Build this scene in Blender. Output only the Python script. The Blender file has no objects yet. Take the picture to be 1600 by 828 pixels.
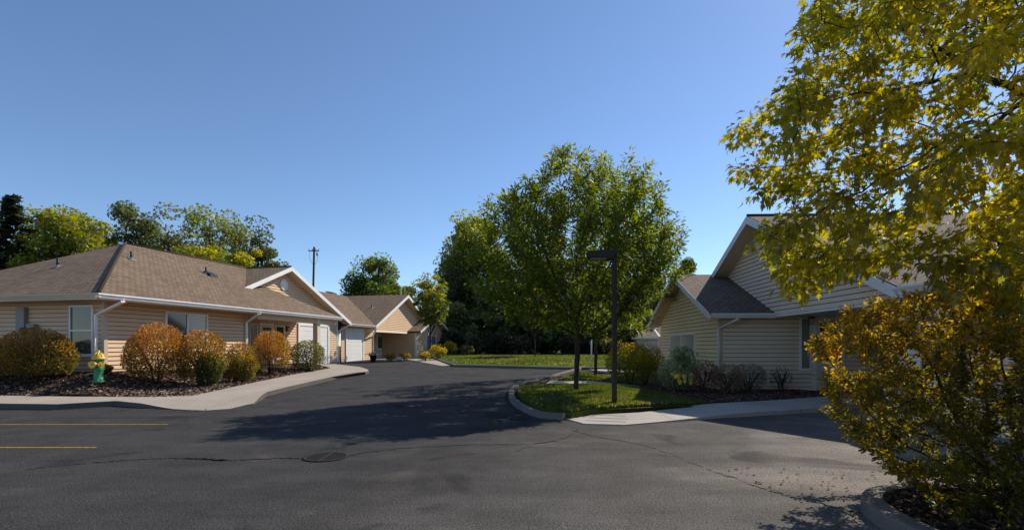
import bpy, bmesh, math, random
import numpy as np
from mathutils import Vector, Matrix
random.seed(7); RNG = np.random.default_rng(11)
D = bpy.data; SC = bpy.context.scene; COL = SC.collection
FPX, HY, EYE = 780.0, 540.0, 1.5            # focal length in reference pixels, horizon row, eye height
SUN = Vector((3.30, 3.10, 3.78)).normalized()

# ---------------------------------------------------------------- helpers
def tag(o, label=None, cat=None, group=None, kind=None):
    if label: o['label'] = label
    if cat: o['category'] = cat
    if group: o['group'] = group
    if kind: o['kind'] = kind
    return o
def empty(name, loc=(0, 0, 0), rz=0.0, label=None, cat=None, group=None):
    o = D.objects.new(name, None); COL.objects.link(o)
    o.location = loc; o.rotation_euler = (0, 0, rz); o.empty_display_size = .2
    return tag(o, label, cat, group)
def link(name, me, parent=None):
    o = D.objects.new(name, me); COL.objects.link(o)
    if parent: o.parent = parent
    return o
def smooth(a, b, x):
    t = min(1, max(0, (x - a) / (b - a))); return t * t * (3 - 2 * t)
def lerp(a, b, t): return a + (b - a) * t

class MB:
    def __init__(s, off=(0, 0, 0)): s.v = []; s.f = []; s.m = []; s.uv = {}; s.off = off; s.sm = set()
    def face(s, pts, mi=0, uv=None, smooth=False):
        n = len(s.v); s.v += [tuple(p) for p in pts]; s.f.append(list(range(n, n + len(pts)))); s.m.append(mi)
        if uv: s.uv[len(s.f) - 1] = uv
        if smooth: s.sm.add(len(s.f) - 1)
    def hexa(s, b, t, mi=0):            # bottom ring, top ring
        n = len(b); k = len(s.v); s.v += [tuple(p) for p in b] + [tuple(p) for p in t]
        fs = [list(range(k + n - 1, k - 1, -1)), list(range(k + n, k + 2 * n))]
        for i in range(n): j = (i + 1) % n; fs.append([k + i, k + j, k + n + j, k + n + i])
        s.f += fs; s.m += [mi] * len(fs)
    def box(s, lo, hi, mi=0):
        x0, y0, z0 = lo; x1, y1, z1 = hi
        s.hexa([(x0, y0, z0), (x1, y0, z0), (x1, y1, z0), (x0, y1, z0)], [(x0, y0, z1), (x1, y0, z1), (x1, y1, z1), (x0, y1, z1)], mi)
    def sweep(s, path, prof, up=(0, 0, 1), mi=0, caps=True, smooth=False):   # prof: list of (side, up) offsets
        up = Vector(up); P = [Vector(p) for p in path]; rings = []
        for i, p in enumerate(P):
            d = (P[min(i + 1, len(P) - 1)] - P[max(i - 1, 0)]).normalized()
            sd = d.cross(up)
            if sd.length < 1e-4: sd = d.cross(Vector((1, 0, 0)))
            sd.normalize(); u2 = sd.cross(d).normalized()
            f = 1.0
            if 0 < i < len(P) - 1:
                a = (P[i] - P[i - 1]).normalized(); f = 1 / max(.4, abs(a.dot(d)))
            rings.append([p + sd * (a_ * f) + u2 * b_ for a_, b_ in prof])
        k = len(s.v); n = len(prof)
        for r in rings: s.v += [tuple(q) for q in r]
        for i in range(len(rings) - 1):
            for j in range(n):
                j2 = (j + 1) % n
                s.f.append([k + i * n + j, k + i * n + j2, k + (i + 1) * n + j2, k + (i + 1) * n + j]); s.m.append(mi)
                if smooth: s.sm.add(len(s.f) - 1)
        if caps:
            s.f.append([k + j for j in range(n - 1, -1, -1)]); s.f.append([k + (len(rings) - 1) * n + j for j in range(n)]); s.m += [mi, mi]
    def tube(s, path, r, n=8, mi=0): s.sweep(path, [(r * math.cos(2 * math.pi * j / n), r * math.sin(2 * math.pi * j / n)) for j in range(n)], mi=mi, smooth=True)
    def lathe(s, prof, n=16, c=(0, 0, 0), mi=0, axis='z'):     # prof (r, h)
        k = len(s.v)
        for r, h in prof:
            for j in range(n):
                a = 2 * math.pi * j / n; x, y = r * math.cos(a), r * math.sin(a)
                p = (x, y, h) if axis == 'z' else ((h, x, y) if axis == 'x' else (x, h, y))
                s.v.append((p[0] + c[0], p[1] + c[1], p[2] + c[2]))
        for i in range(len(prof) - 1):
            for j in range(n):
                j2 = (j + 1) % n
                s.f.append([k + i * n + j, k + i * n + j2, k + (i + 1) * n + j2, k + (i + 1) * n + j]); s.m.append(mi); s.sm.add(len(s.f) - 1)
        s.f.append([k + j for j in range(n - 1, -1, -1)]); s.f.append([k + (len(prof) - 1) * n + j for j in range(n)]); s.m += [mi, mi]
    def build(s, name, mats, parent=None, bevel=0, fixn=True):
        me = D.meshes.new(name); ox, oy, oz = s.off
        me.from_pydata([(a - ox, b - oy, c - oz) for a, b, c in s.v], [], s.f)
        mats = mats if isinstance(mats, (list, tuple)) else [mats]
        for m in mats: me.materials.append(m)
        me.polygons.foreach_set('material_index', s.m)
        if s.sm: me.polygons.foreach_set('use_smooth', [i in s.sm for i in range(len(s.f))])
        if s.uv:
            ul = me.uv_layers.new(name='UVMap')
            for fi, uv in s.uv.items():
                ls = me.polygons[fi].loop_start
                for k, q in enumerate(uv): ul.data[ls + k].uv = q
        if fixn:
            bm = bmesh.new(); bm.from_mesh(me); bmesh.ops.recalc_face_normals(bm, faces=bm.faces); bm.to_mesh(me); bm.free()
        me.update(); o = link(name, me, parent)
        if bevel:
            b = o.modifiers.new('bevel', 'BEVEL'); b.width = bevel; b.segments = 2; b.limit_method = 'ANGLE'
        return o

# ---------------------------------------------------------------- materials
def mat(name):
    m = D.materials.new(name); m.use_nodes = True; nt = m.node_tree; nt.nodes.clear()
    out = nt.nodes.new('ShaderNodeOutputMaterial'); return m, nt, out
def N(nt, t, **kw):
    n = nt.nodes.new(t)
    for k, v in kw.items():
        if k in n.inputs: n.inputs[k].default_value = v
        else: setattr(n, k, v)
    return n
def ramp(nt, fac, stops, interp='LINEAR'):
    r = nt.nodes.new('ShaderNodeValToRGB'); e = r.color_ramp.elements; r.color_ramp.interpolation = interp
    while len(e) < len(stops): e.new(.5)
    for i, (p, c) in enumerate(stops): e[i].position = p; e[i].color = (*c, 1) if len(c) == 3 else c
    nt.links.new(fac, r.inputs[0]); return r.outputs[0]
def noise(nt, scale, detail=4, rough=.55, vec=None, dist=0):
    n = N(nt, 'ShaderNodeTexNoise', Scale=scale, Detail=detail, Roughness=rough, Distortion=dist)
    if vec is not None: nt.links.new(vec, n.inputs['Vector'])
    return n.outputs['Fac']
def mixc(nt, fac, a, b, mode='MIX'):
    m = nt.nodes.new('ShaderNodeMix'); m.data_type = 'RGBA'; m.blend_type = mode
    for s, v in ((0, fac), (6, a), (7, b)):
        if hasattr(v, 'links'): nt.links.new(v, m.inputs[s])
        else: m.inputs[s].default_value = v if s == 0 else (*v, 1)
    return m.outputs[2]
def math_(nt, op, a, b=None):
    m = nt.nodes.new('ShaderNodeMath'); m.operation = op
    for i, v in enumerate((a, b)):
        if v is None: continue
        if hasattr(v, 'links'): nt.links.new(v, m.inputs[i])
        else: m.inputs[i].default_value = v
    return m.outputs[0]
def principled(nt, out, col, rough=.7, spec=.3, bump=None, bs=.2, bd=.01, metal=0):
    p = N(nt, 'ShaderNodeBsdfPrincipled', Roughness=rough, Metallic=metal); p.inputs['Specular IOR Level'].default_value = spec
    if hasattr(col, 'links'): nt.links.new(col, p.inputs['Base Color'])
    else: p.inputs['Base Color'].default_value = (*col, 1)
    if bump is not None:
        b = N(nt, 'ShaderNodeBump', Strength=bs, Distance=bd); nt.links.new(bump, b.inputs['Height']); nt.links.new(b.outputs[0], p.inputs['Normal'])
    nt.links.new(p.outputs[0], out.inputs[0]); return p
def geo(nt): return nt.nodes.new('ShaderNodeNewGeometry').outputs['Position']
def plain(name, col, rough=.6, spec=.3, var=.12, scale=3, metal=0, bs=0):
    m, nt, out = mat(name); g = geo(nt); n = noise(nt, scale, 5, .6, g)
    c = ramp(nt, n, [(.25, [x * (1 - var) for x in col]), (.75, [min(1, x * (1 + var)) for x in col])])
    principled(nt, out, c, rough, spec, noise(nt, 60, 2, .5, g) if bs else None, bs, .005, metal); return m

def siding_mat(name, c):
    m, nt, out = mat(name); g = geo(nt)
    a = noise(nt, .8, 3, .5, g); mp = N(nt, 'ShaderNodeMapping'); mp.inputs['Scale'].default_value = (1.2, 1.2, 9); nt.links.new(g, mp.inputs[0])
    b = noise(nt, 2.5, 4, .6, mp.outputs[0]); f = math_(nt, 'MULTIPLY', a, b)
    col = ramp(nt, f, [(.1, [x * .86 for x in c]), (.4, c), (.6, [x * 1.06 for x in c])])
    principled(nt, out, col, .62, .25, noise(nt, 90, 2, .5, mp.outputs[0]), .12, .003); return m
def shingle_mat(name, c):
    m, nt, out = mat(name); uv = N(nt, 'ShaderNodeUVMap').outputs[0]
    wob = noise(nt, 3, 2, .5, uv)
    br = N(nt, 'ShaderNodeTexBrick', Scale=1.0); br.offset = .37; br.squash = 1
    br.inputs['Mortar Size'].default_value = .012; br.inputs['Brick Width'].default_value = .21; br.inputs['Row Height'].default_value = .145; br.inputs['Bias'].default_value = 0
    br.inputs['Mortar Smooth'].default_value = .2
    br.inputs['Color1'].default_value = (*[x * .8 for x in c], 1); br.inputs['Color2'].default_value = (*[x * 1.16 for x in c], 1); br.inputs['Mortar'].default_value = (*[x * .32 for x in c], 1)
    nt.links.new(uv, br.inputs['Vector'])
    sp = N(nt, 'ShaderNodeSeparateXYZ'); nt.links.new(uv, sp.inputs[0])
    fr = math_(nt, 'FRACT', math_(nt, 'DIVIDE', sp.outputs[1], .145))
    lay = ramp(nt, fr, [(0, (1, 1, 1)), (.12, (.25, .25, .25)), (1, (0, 0, 0))])
    big = noise(nt, .55, 4, .6, uv); tint = ramp(nt, big, [(.3, (.9, .9, .91)), (.7, (1.08, 1.07, 1.05))])
    sp2 = noise(nt, 45, 3, .7, uv); grain = ramp(nt, sp2, [(.3, (.6, .6, .6)), (.7, (1.4, 1.38, 1.35))])
    col = mixc(nt, 1, mixc(nt, 1, br.outputs[0], tint, 'MULTIPLY'), grain, 'MULTIPLY')
    h = math_(nt, 'ADD', math_(nt, 'MULTIPLY', fr, -1.0), math_(nt, 'MULTIPLY', br.outputs[1], -.5))
    principled(nt, out, col, .9, .15, h, .7, .016); return m
def asphalt_mat():
    m, nt, out = mat('asphalt'); g = geo(nt)
    big = noise(nt, .16, 5, .6, g, .6); mid = noise(nt, 1.3, 5, .65, g); fine = noise(nt, 55, 3, .75, g); vor = N(nt, 'ShaderNodeTexVoronoi', Scale=85); nt.links.new(g, vor.inputs['Vector'])
    sx = N(nt, 'ShaderNodeSeparateXYZ'); nt.links.new(g, sx.inputs[0])
    # darker to the left and far, lighter and warmer to the near right
    w = math_(nt, 'ADD', math_(nt, 'MULTIPLY', sx.outputs[0], .085), math_(nt, 'MULTIPLY', sx.outputs[1], -.035))
    w = math_(nt, 'ADD', w, math_(nt, 'MULTIPLY', big, .9))
    base = ramp(nt, w, [(.12, (.060, .057, .056)), (.45, (.125, .117, .110)), (.85, (.45, .395, .345))])
    v = ramp(nt, mid, [(.3, (.8, .8, .8)), (.7, (1.2, 1.2, 1.2))])
    f = ramp(nt, fine, [(.34, (.35, .35, .35)), (.52, (1, 1, 1)), (.70, (1.95, 1.9, 1.85))])
    pt = ramp(nt, vor.outputs['Color'], [(.0, (.45, .45, .45)), (.2, (.9, .9, .9)), (.75, (1, 1, 1)), (.97, (1.1, 1.1, 1.1)), (1, (3.6, 3.4, 3.2))])
    col = mixc(nt, 1, mixc(nt, 1, mixc(nt, 1, base, v, 'MULTIPLY'), f, 'MULTIPLY'), pt, 'MULTIPLY')
    st = noise(nt, .55, 3, .5, g, 1.2); col = mixc(nt, 1, col, ramp(nt, st, [(.30, (.55, .55, .57)), (.40, (1, 1, 1)), (.60, (1, 1, 1)), (.72, (1.35, 1.3, 1.25))]), 'MULTIPLY')
    mp = N(nt, 'ShaderNodeMapping'); mp.inputs['Scale'].default_value = (.25, 1.6, 1); nt.links.new(g, mp.inputs[0]); ty = noise(nt, 1.0, 5, .7, mp.outputs[0]); col = mixc(nt, 1, col, ramp(nt, ty, [(.3, (.8, .8, .8)), (.7, (1.2, 1.19, 1.17))]), 'MULTIPLY')
    principled(nt, out, col, .86, .06, math_(nt, 'ADD', fine, vor.outputs['Distance']), .45, .008); return m
def concrete_mat(name, c, joint=1.5):
    m, nt, out = mat(name); g = geo(nt)
    a = noise(nt, .7, 5, .65, g); f = noise(nt, 35, 3, .7, g)
    col = mixc(nt, 1, ramp(nt, a, [(.25, [x * .78 for x in c]), (.75, [x * 1.1 for x in c])]), ramp(nt, f, [(.3, (.82, .82, .82)), (.7, (1.15, 1.15, 1.15))]), 'MULTIPLY')
    if joint:
        sx = N(nt, 'ShaderNodeSeparateXYZ'); nt.links.new(g, sx.inputs[0])
        q = math_(nt, 'FRACT', math_(nt, 'DIVIDE', sx.outputs[1], joint)); q2 = math_(nt, 'FRACT', math_(nt, 'DIVIDE', sx.outputs[0], joint * 1.6))
        j = math_(nt, 'MINIMUM', q, q2); k = ramp(nt, j, [(0, (.45, .43, .4)), (.011, (1, 1, 1))])
        col = mixc(nt, 1, col, k, 'MULTIPLY')
    principled(nt, out, col, .85, .2, f, .25, .004); return m
def ground_mat(name, stops, s1, s2, bs=.8, bd=.03, extra=None):
    m, nt, out = mat(name); g = geo(nt)
    a = noise(nt, s1, 5, .65, g); b = noise(nt, s2, 4, .7, g)
    f = math_(nt, 'ADD', math_(nt, 'MULTIPLY', a, .5), math_(nt, 'MULTIPLY', b, .5))
    principled(nt, out, ramp(nt, f, stops), .92, .1, b, bs, bd); return m
def mulch_mat():
    m, nt, out = mat('mulch'); g = geo(nt)
    v = N(nt, 'ShaderNodeTexVoronoi', Scale=24); nt.links.new(g, v.inputs['Vector']); v2 = N(nt, 'ShaderNodeSeparateColor'); nt.links.new(v.outputs['Color'], v2.inputs[0])
    col = ramp(nt, v2.outputs[0], [(0, (.028, .016, .011)), (.5, (.085, .05, .034)), (.85, (.16, .105, .075)), (1, (.28, .2, .15))])
    principled(nt, out, col, .9, .12, v.outputs['Distance'], 1, .05); return m
def bark_mat(name, c):
    m, nt, out = mat(name); tc = N(nt, 'ShaderNodeTexCoord').outputs['Object']; mp = N(nt, 'ShaderNodeMapping'); mp.inputs['Scale'].default_value = (14, 14, 3); nt.links.new(tc, mp.inputs[0])
    n = noise(nt, 1.6, 5, .7, mp.outputs[0], .5)
    principled(nt, out, ramp(nt, n, [(.3, [x * .4 for x in c]), (.7, [x * 1.3 for x in c])]), .95, .1, n, 1, .02); return m
def leaf_mat(name='leaf', trans=.5, gloss=.05, rough=.45, val=2.9):
    m, nt, out = mat(name); a = N(nt, 'ShaderNodeAttribute', attribute_name='Col').outputs['Color']
    d = N(nt, 'ShaderNodeBsdfDiffuse'); t = N(nt, 'ShaderNodeBsdfTranslucent'); gl = N(nt, 'ShaderNodeBsdfGlossy', Roughness=rough)
    hs = N(nt, 'ShaderNodeHueSaturation', Saturation=1.15, Value=val); hs.inputs['Hue'].default_value = .492; nt.links.new(a, hs.inputs['Color'])
    nt.links.new(a, d.inputs[0]); nt.links.new(hs.outputs[0], t.inputs[0]); gl.inputs[0].default_value = (.8, .8, .75, 1)
    m1 = N(nt, 'ShaderNodeMixShader', Fac=trans); nt.links.new(d.outputs[0], m1.inputs[1]); nt.links.new(t.outputs[0], m1.inputs[2])
    m2 = N(nt, 'ShaderNodeMixShader', Fac=gloss); nt.links.new(m1.outputs[0], m2.inputs[1]); nt.links.new(gl.outputs[0], m2.inputs[2])
    nt.links.new(m2.outputs[0], out.inputs[0]); return m
def glass_mat(name, c):
    m, nt, out = mat(name); g = geo(nt); n = noise(nt, .9, 2, .5, g)
    sp = N(nt, 'ShaderNodeSeparateXYZ'); nt.links.new(g, sp.inputs[0]); sl = math_(nt, 'FRACT', math_(nt, 'MULTIPLY', sp.outputs[2], 18)); blind = ramp(nt, sl, [(0, (.62, .62, .62)), (.3, (1, 1, 1)), (.85, (.95, .95, .95)), (1, (.62, .62, .62))])
    p = principled(nt, out, mixc(nt, 1 if c[0] > .2 else .25, ramp(nt, n, [(.3, [x * .8 for x in c]), (.7, [x * 1.2 for x in c])]), blind, 'MULTIPLY'), .06, .6, noise(nt, 1.2, 1, .5, g), .05, .02); return m

M = dict(
    siding=siding_mat('vinyl_siding', (.80, .55, .34)), siding3=siding_mat('vinyl_siding_lawn_bounce', (.90, .70, .40)), siding2=siding_mat('vinyl_siding_shade_lifted', (.95, .77, .60)),  # siding2 is paled to make up for missing light on the shaded house
    roof=shingle_mat('asphalt_shingle', (.225, .162, .112)), roof2=shingle_mat('asphalt_shingle_grey', (.215, .165, .135)),
    joint=plain('siding_joint_shadow', (.21, .16, .12), .8, .1, .1), trim=plain('white_trim', (.88, .85, .80), .45, .35, .05), gutter=plain('gutter_metal', (.84, .82, .80), .35, .4, .05),  # joint: shadow under each siding lap painted as a dark strip
    soffit=plain('soffit', (.62, .49, .34), .6, .25, .05), garage=siding_mat('garage_door_paint', (.88, .86, .82)),
    post=plain('cream_post', (.72, .60, .44), .5, .3, .05), door=plain('storm_door', (.68, .66, .62), .4, .4, .05),
    glass=glass_mat('window_glass', (.045, .05, .05)), glassc=glass_mat('curtained_glass', (.30, .29, .27)), glassb=glass_mat('painted_reflection_glass', (.72, .64, .50)), glassg=glass_mat('reflecting_glass', (.06, .08, .05)),  # glassb: bright reflection of the wing window painted into its pale colour
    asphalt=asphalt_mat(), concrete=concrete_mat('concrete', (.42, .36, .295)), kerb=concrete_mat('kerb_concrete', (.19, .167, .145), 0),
    kerbd=concrete_mat('kerb_face_shade_dirt', (.13, .115, .10), 0), pathc=concrete_mat('path_concrete', (.47, .43, .38), 2.0),  # kerbside face colour carries its shade as well as scuffed dirt
    grass=ground_mat('lawn', [(.3, (.03, .05, .008)), (.5, (.06, .09, .014)), (.7, (.11, .135, .028))], .7, 16),
    dirt=ground_mat('dirt', [(.3, (.03, .04, .012)), (.7, (.10, .095, .045))], .2, 5), mulch=mulch_mat(),
    bark=bark_mat('bark', (.075, .058, .045)), barkl=bark_mat('bark_light', (.16, .13, .10)), leaf=leaf_mat(), leafn=leaf_mat('leaf_near', .62, .04, .45, 4.2), leafd=leaf_mat('leaf_dry', .3, .02),
    bronze=plain('dark_bronze_paint', (.022, .019, .018), .4, .4, .15), lens=plain('lamp_lens', (.25, .25, .24), .2, .5, .05),
    black=plain('black_plastic', (.015, .015, .015), .5, .3, .1), grey=plain('grey_metal', (.26, .26, .25), .5, .3, .1),
    line=plain('worn_yellow_paint', (.30, .195, .035), .8, .1, .6, 18), iron=plain('cast_iron', (.035, .032, .03), .8, .1, .3, 20, 0, .3),
    hgreen=plain('hydrant_green', (.03, .24, .095), .5, .5, .2, 12), hyellow=plain('hydrant_yellow', (.72, .46, .06), .5, .5, .2, 12), rust=plain('rust', (.12, .035, .015), .9, .1, .4, 30),
    wood=bark_mat('pole_wood', (.085, .06, .045)), tar=plain('tar_crack', (.010, .010, .010), .85, .15, .3), stone=plain('white_stone', (.62, .6, .56), .8, .2, .2, 10, 0, .4),
    lampglass=plain('lamp_glass', (.5, .45, .35), .2, .5, .05), chip=None)
_m, _nt, _o = mat('chip'); _c = N(_nt, 'ShaderNodeAttribute', attribute_name='Col').outputs['Color']; principled(_nt, _o, _c, .9, .1); M['chip'] = _m

# ---------------------------------------------------------------- terrain
def zr(x, y): return .02 * min(25, max(0, y - 11))
def gp(px, py, off=0.0, zf=None):            # a point of the ground as seen at a pixel of the reference
    f = zf or zr; Y = 2.0
    below = lambda q: EYE - (py - HY) * q / FPX < f((px - 800) / FPX * q, q) + off
    while not below(Y) and Y < 200: Y += .15
    a, c = Y - .15, Y
    for _ in range(30):
        m_ = (a + c) / 2
        if below(m_): c = m_
        else: a = m_
    return (px - 800) / FPX * c, c
def pc(pxs, off=0.0, zf=None): return [gp(a, b, off, zf) for a, b in pxs]
def sheet(name, poly, zf, m, cutx=0, cuty=0, skirt=0, kind='structure', breaks=(11, 36), sm=None):
    bm = bmesh.new(); vs = [bm.verts.new((x, y, 0)) for x, y in poly]; f = bm.faces.new(vs)
    bmesh.ops.triangulate(bm, faces=[f])
    xs = [p[0] for p in poly]; ys = [p[1] for p in poly]
    cuts = [('y', b) for b in breaks if min(ys) < b < max(ys)]
    if cuty: cuts += [('y', q) for q in np.arange(min(ys) + cuty * .6, max(ys), cuty)]
    if cutx: cuts += [('x', q) for q in np.arange(min(xs) + cutx * .6, max(xs), cutx)]
    for ax, q in cuts:
        bmesh.ops.bisect_plane(bm, geom=bm.verts[:] + bm.edges[:] + bm.faces[:], plane_co=(q, 0, 0) if ax == 'x' else (0, q, 0), plane_no=(1, 0, 0) if ax == 'x' else (0, 1, 0))
    bmesh.ops.recalc_face_normals(bm, faces=bm.faces)
    for fc in bm.faces:
        if fc.normal.z < 0: fc.normal_flip()
    for v in bm.verts: v.co.z = zf(v.co.x, v.co.y)
    if skirt:
        be = [e for e in bm.edges if e.is_boundary]; r = bmesh.ops.extrude_edge_only(bm, edges=be)
        for g in r['geom']:
            if isinstance(g, bmesh.types.BMVert): g.co.z -= skirt
    bm.normal_update()
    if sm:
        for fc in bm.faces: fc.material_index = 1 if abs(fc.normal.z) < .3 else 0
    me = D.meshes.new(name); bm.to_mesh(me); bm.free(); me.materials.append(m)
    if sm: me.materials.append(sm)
    o = link(name, me)
    return tag(o, kind=kind)
def smoothline(pts, n=6):
    P = [np.array(p, float) for p in pts]; P = [2 * P[0] - P[1]] + P + [2 * P[-1] - P[-2]]; out = []
    for i in range(1, len(P) - 2):
        for k in range(n):
            t = k / n; a, b, c, d = P[i - 1:i + 3]
            out.append(tuple(.5 * ((2 * b) + (-a + c) * t + (2 * a - 5 * b + 4 * c - d) * t * t + (-a + 3 * b - 3 * c + d) * t ** 3)))
    out.append(tuple(P[-2])); return out
def kerb(name, line, zf, w=.15, h=.13, side=1):
    b = MB(); path = [(x, y, zf(x, y)) for x, y in line]
    pr = [(0, -.15), (0, h - .03), (.012 * side, h - .008), (.035 * side, h), (w * side, h), (w * side, -.15)]
    b.sweep(path, pr if side > 0 else pr[::-1]); o = b.build(name, M['kerb']); return tag(o, kind='structure')

# left house frame is needed by the mulch bank
TH = .216; C1 = (-12.13, 14.65); OV = .78; ZE1 = 3.05
d1 = (math.sin(TH), math.cos(TH)); n1 = (math.cos(TH), -math.sin(TH))
def f1(x, y): a, b = x - C1[0], y - C1[1]; return a * d1[0] + b * d1[1], -(a * n1[0] + b * n1[1])       # -> frame x (along), y (inwards)
def zbank(x, y):
    u, w = f1(x, y); dist = max(OV - u, OV - w, 0); base = lerp(.66, .46, min(1, max(0, u / 16)))
    return lerp(max(base, zr(x, y) + .13), zr(x, y) + .12, smooth(0, 2.6, dist)) + .02 * math.sin(3 * x + 1.3 * y) * smooth(0, .4, dist) * (1 - smooth(1.6, 2.6, dist))
def zlot(x, y): return lerp(zr(x, y) + .13, .07 - .02 * max(0, y - 17), smooth(2.4, 5.2, x))

tag(sheet('ground', [(-700, -60), (700, -60), (700, 1200), (-700, 1200)], lambda x, y: zr(x, y) - .08, M['dirt']), kind='structure')
road = [(-45, -8), (45, -8), (45, 16), (20, 16), (9, 14.5), (2.2, 10.9), (1.2, 12), (1.2, 16.5), (4.6, 25), (4.6, 29), (-2.6, 29.2), (-6.3, 36.2), (-13, 38), (-13, 23), (-8.5, 24), (-8.5, 13), (-45, 13)]
sheet('road', road, lambda x, y: zr(x, y), M['asphalt'], 0, 0)

# left pavement with its dropped corner
front = [(-45, 11.95)] + pc([(0, 630), (90, 631)], .13) + pc([(180, 633), (235, 636.5), (270, 638.5), (320, 640), (358, 637.5), (382, 632.5)], .02) + pc([(396, 624), (417, 612), (449, 604), (516, 589), (557, 580.8), (571, 580.6), (576, 579), (575, 577), (567, 574.3)], .13)
back = pc([(560, 572.5), (516, 575), (452, 586), (384, 600), (334, 611), (300, 618), (240, 620), (120, 619), (0, 617.5)], .13) + [(-45, 13.9)]
DROP = gp(325, 640)
def zpave(x, y): return zr(x, y) + .008 + .122 * smooth(.5, 2.3, math.hypot(x - DROP[0], y - DROP[1]))
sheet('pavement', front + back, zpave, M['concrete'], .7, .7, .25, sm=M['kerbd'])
porchwalk = pc([(564, 573.2), (560, 572.5), (516, 575), (500, 574)], .13) + [(-10.6, 27.6), (-10.0, 28.2), (-9.0, 27.0)]
sheet('porch_path', porchwalk, lambda x, y: zr(x, y) + .126, M['concrete'], .8, .8, .25)
# mulch bank of the left house
bank = back[::-1]
bank = [(-45, 13.88)] + pc([(0, 617.5), (120, 619), (240, 620), (300, 618), (334, 611), (384, 600), (452, 586), (516, 575), (503, 573.5)], .13)
bank += [(-10.8, 27.5), (-13, 27.5), (-14.5, 17.5), (-45, 24)]
sheet('mulch_bed', bank, lambda x, y: zbank(x, y) + .006, M['mulch'], .45, .45)

# right corner: kerb, lawn, mulch, ramp and path
ck = smoothline(pc([(884, 655), (852, 652), (826, 642), (808, 630), (803, 617), (812, 607), (838, 599), (863, 592), (917, 575)], .0), 6)
kerb('kerb', ck[::-1], zr, side=1)
lot = [(1.1, 10.5)] + [(x + .1, y) for x, y in ck[2:]] + [(9, 30), (16, 30), (16, 15.5), (9.5, 13.6), (7.95, 13.0)]
lot = [p for i, p in enumerate(lot)]
sheet('shrub_bed', [(x + .12, y) for x, y in lot[1:]] + [(1.75, 10.75)], lambda x, y: zlot(x, y) - .012, M['mulch'], .6, .6)
inner = [(x + .13, y) for x, y in ck]
i1 = [p for p in inner if p[1] < 15.6]
lawnA = i1 + [(1.4, 16.0), (4.0, 15.9), (4.3, 14.2), (4.6, 13.2), (4.75, 12.12)] + [(1.75, 10.76)]
sheet('lawn', lawnA, lambda x, y: zlot(x, y) + .012, M['grass'], .5, .5, .12)
strip = [(1.1, 16.3), (4.2, 16.2), (4.3, 17.2), (1.35, 17.4)]
sheet('garden_path', strip, lambda x, y: zlot(x, y) + .03, M['pathc'], .6, .6, .1)
lawnB = [(1.6, 17.6), (4.1, 17.5), (4.7, 19.5), (4.6, 23), (3.55, 23.6), (2.6, 20.5)]
sheet('lawn.001', lawnB, lambda x, y: zlot(x, y) + .012, M['grass'], .6, .6)
sheet('garden_path.001', [(3.65, 23.8), (5.2, 23.3), (6.5, 25.0), (4.5, 25.2)], lambda x, y: lerp(zlot(x, y), zr(x, y) + .13, .7) + .03, M['pathc'], .6, .6, .1)
def zpath(x, y): return zr(x, y) + .012 + .07 * smooth(2.6, 5.5, x) + .05 * smooth(6, 9, x)
ramp_poly = pc([(880, 653), (912, 662), (975, 664), (1035, 659)], .012) + [(4.6, 10.45), (7.06, 11.3), (9.2, 12.1), (9.6, 13.4), (7.95, 13.0), (4.6, 12.0)] + pc([(1000, 638.5), (926, 641)], .1)
sheet('ramp_path', ramp_poly, lambda x, y: zpath(x, y) + .01, M['pathc'], .6, .6, .12)
g = MB()
for a, b in (((930, 645), (972, 647)), ((925, 649.5), (978, 651.5)), ((920, 654), (982, 656)), ((915, 658.5), (979, 660.5))):
    (x0, y0), (x1, y1) = gp(*a), gp(*b); z0, z1 = zpath(x0, y0) + .016, zpath(x1, y1) + .016
    g.face([(x0, y0 - .022, z0), (x1, y1 - .022, z1), (x1, y1 + .022, z1), (x0, y0 + .022, z0)])
tag(g.build('ramp_grooves', M['grey']), kind='structure')
# far lawn, kerb and apron
fl = pc([(709, 569.5)], .13) + pc([(800, 571.5), (905, 573.5)], .13) + [(5.6, 25.6), (14, 28), (60, 40), (60, 95), (-40, 95), (-9, 60), (-6.2, 49), (-6.0, 38.5)]
sheet('lawn.002', fl, lambda x, y: zr(x, y) + .128, M['grass'], 4, 4)
kerb('kerb.001', [(-5.8, 36.8)] + smoothline([fl[0], fl[1], fl[2], (5.3, 25.4)], 4), zr, side=-1)
ap = pc([(640, 565), (712, 567)], .05) + pc([(712, 571.5), (690, 572)], .02)
sheet('apron', [(-8.2, 37.3), (-5.7, 36.9)] + pc([(708, 571), (690, 571.5)], .02), lambda x, y: zr(x, y) + .03, M['concrete'], 1, 1, .1)
# near right planter island
isl = smoothline([(2.98, 2.0), (3.0, 3.3), (3.03, 4.1), (3.25, 4.65), (3.75, 4.95), (5.0, 5.15), (8.0, 5.5)], 6)
kerb('kerb.002', isl, zr, .16, .14, 1)
sheet('planting_bed', [(x + .1 if y < 4.4 else x, y if y < 4.4 else y - .1) for x, y in isl] + [(8, 2.0)], lambda x, y: .11 + .03 * math.sin(2.1 * x + y), M['mulch'], .5, .5)

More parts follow.
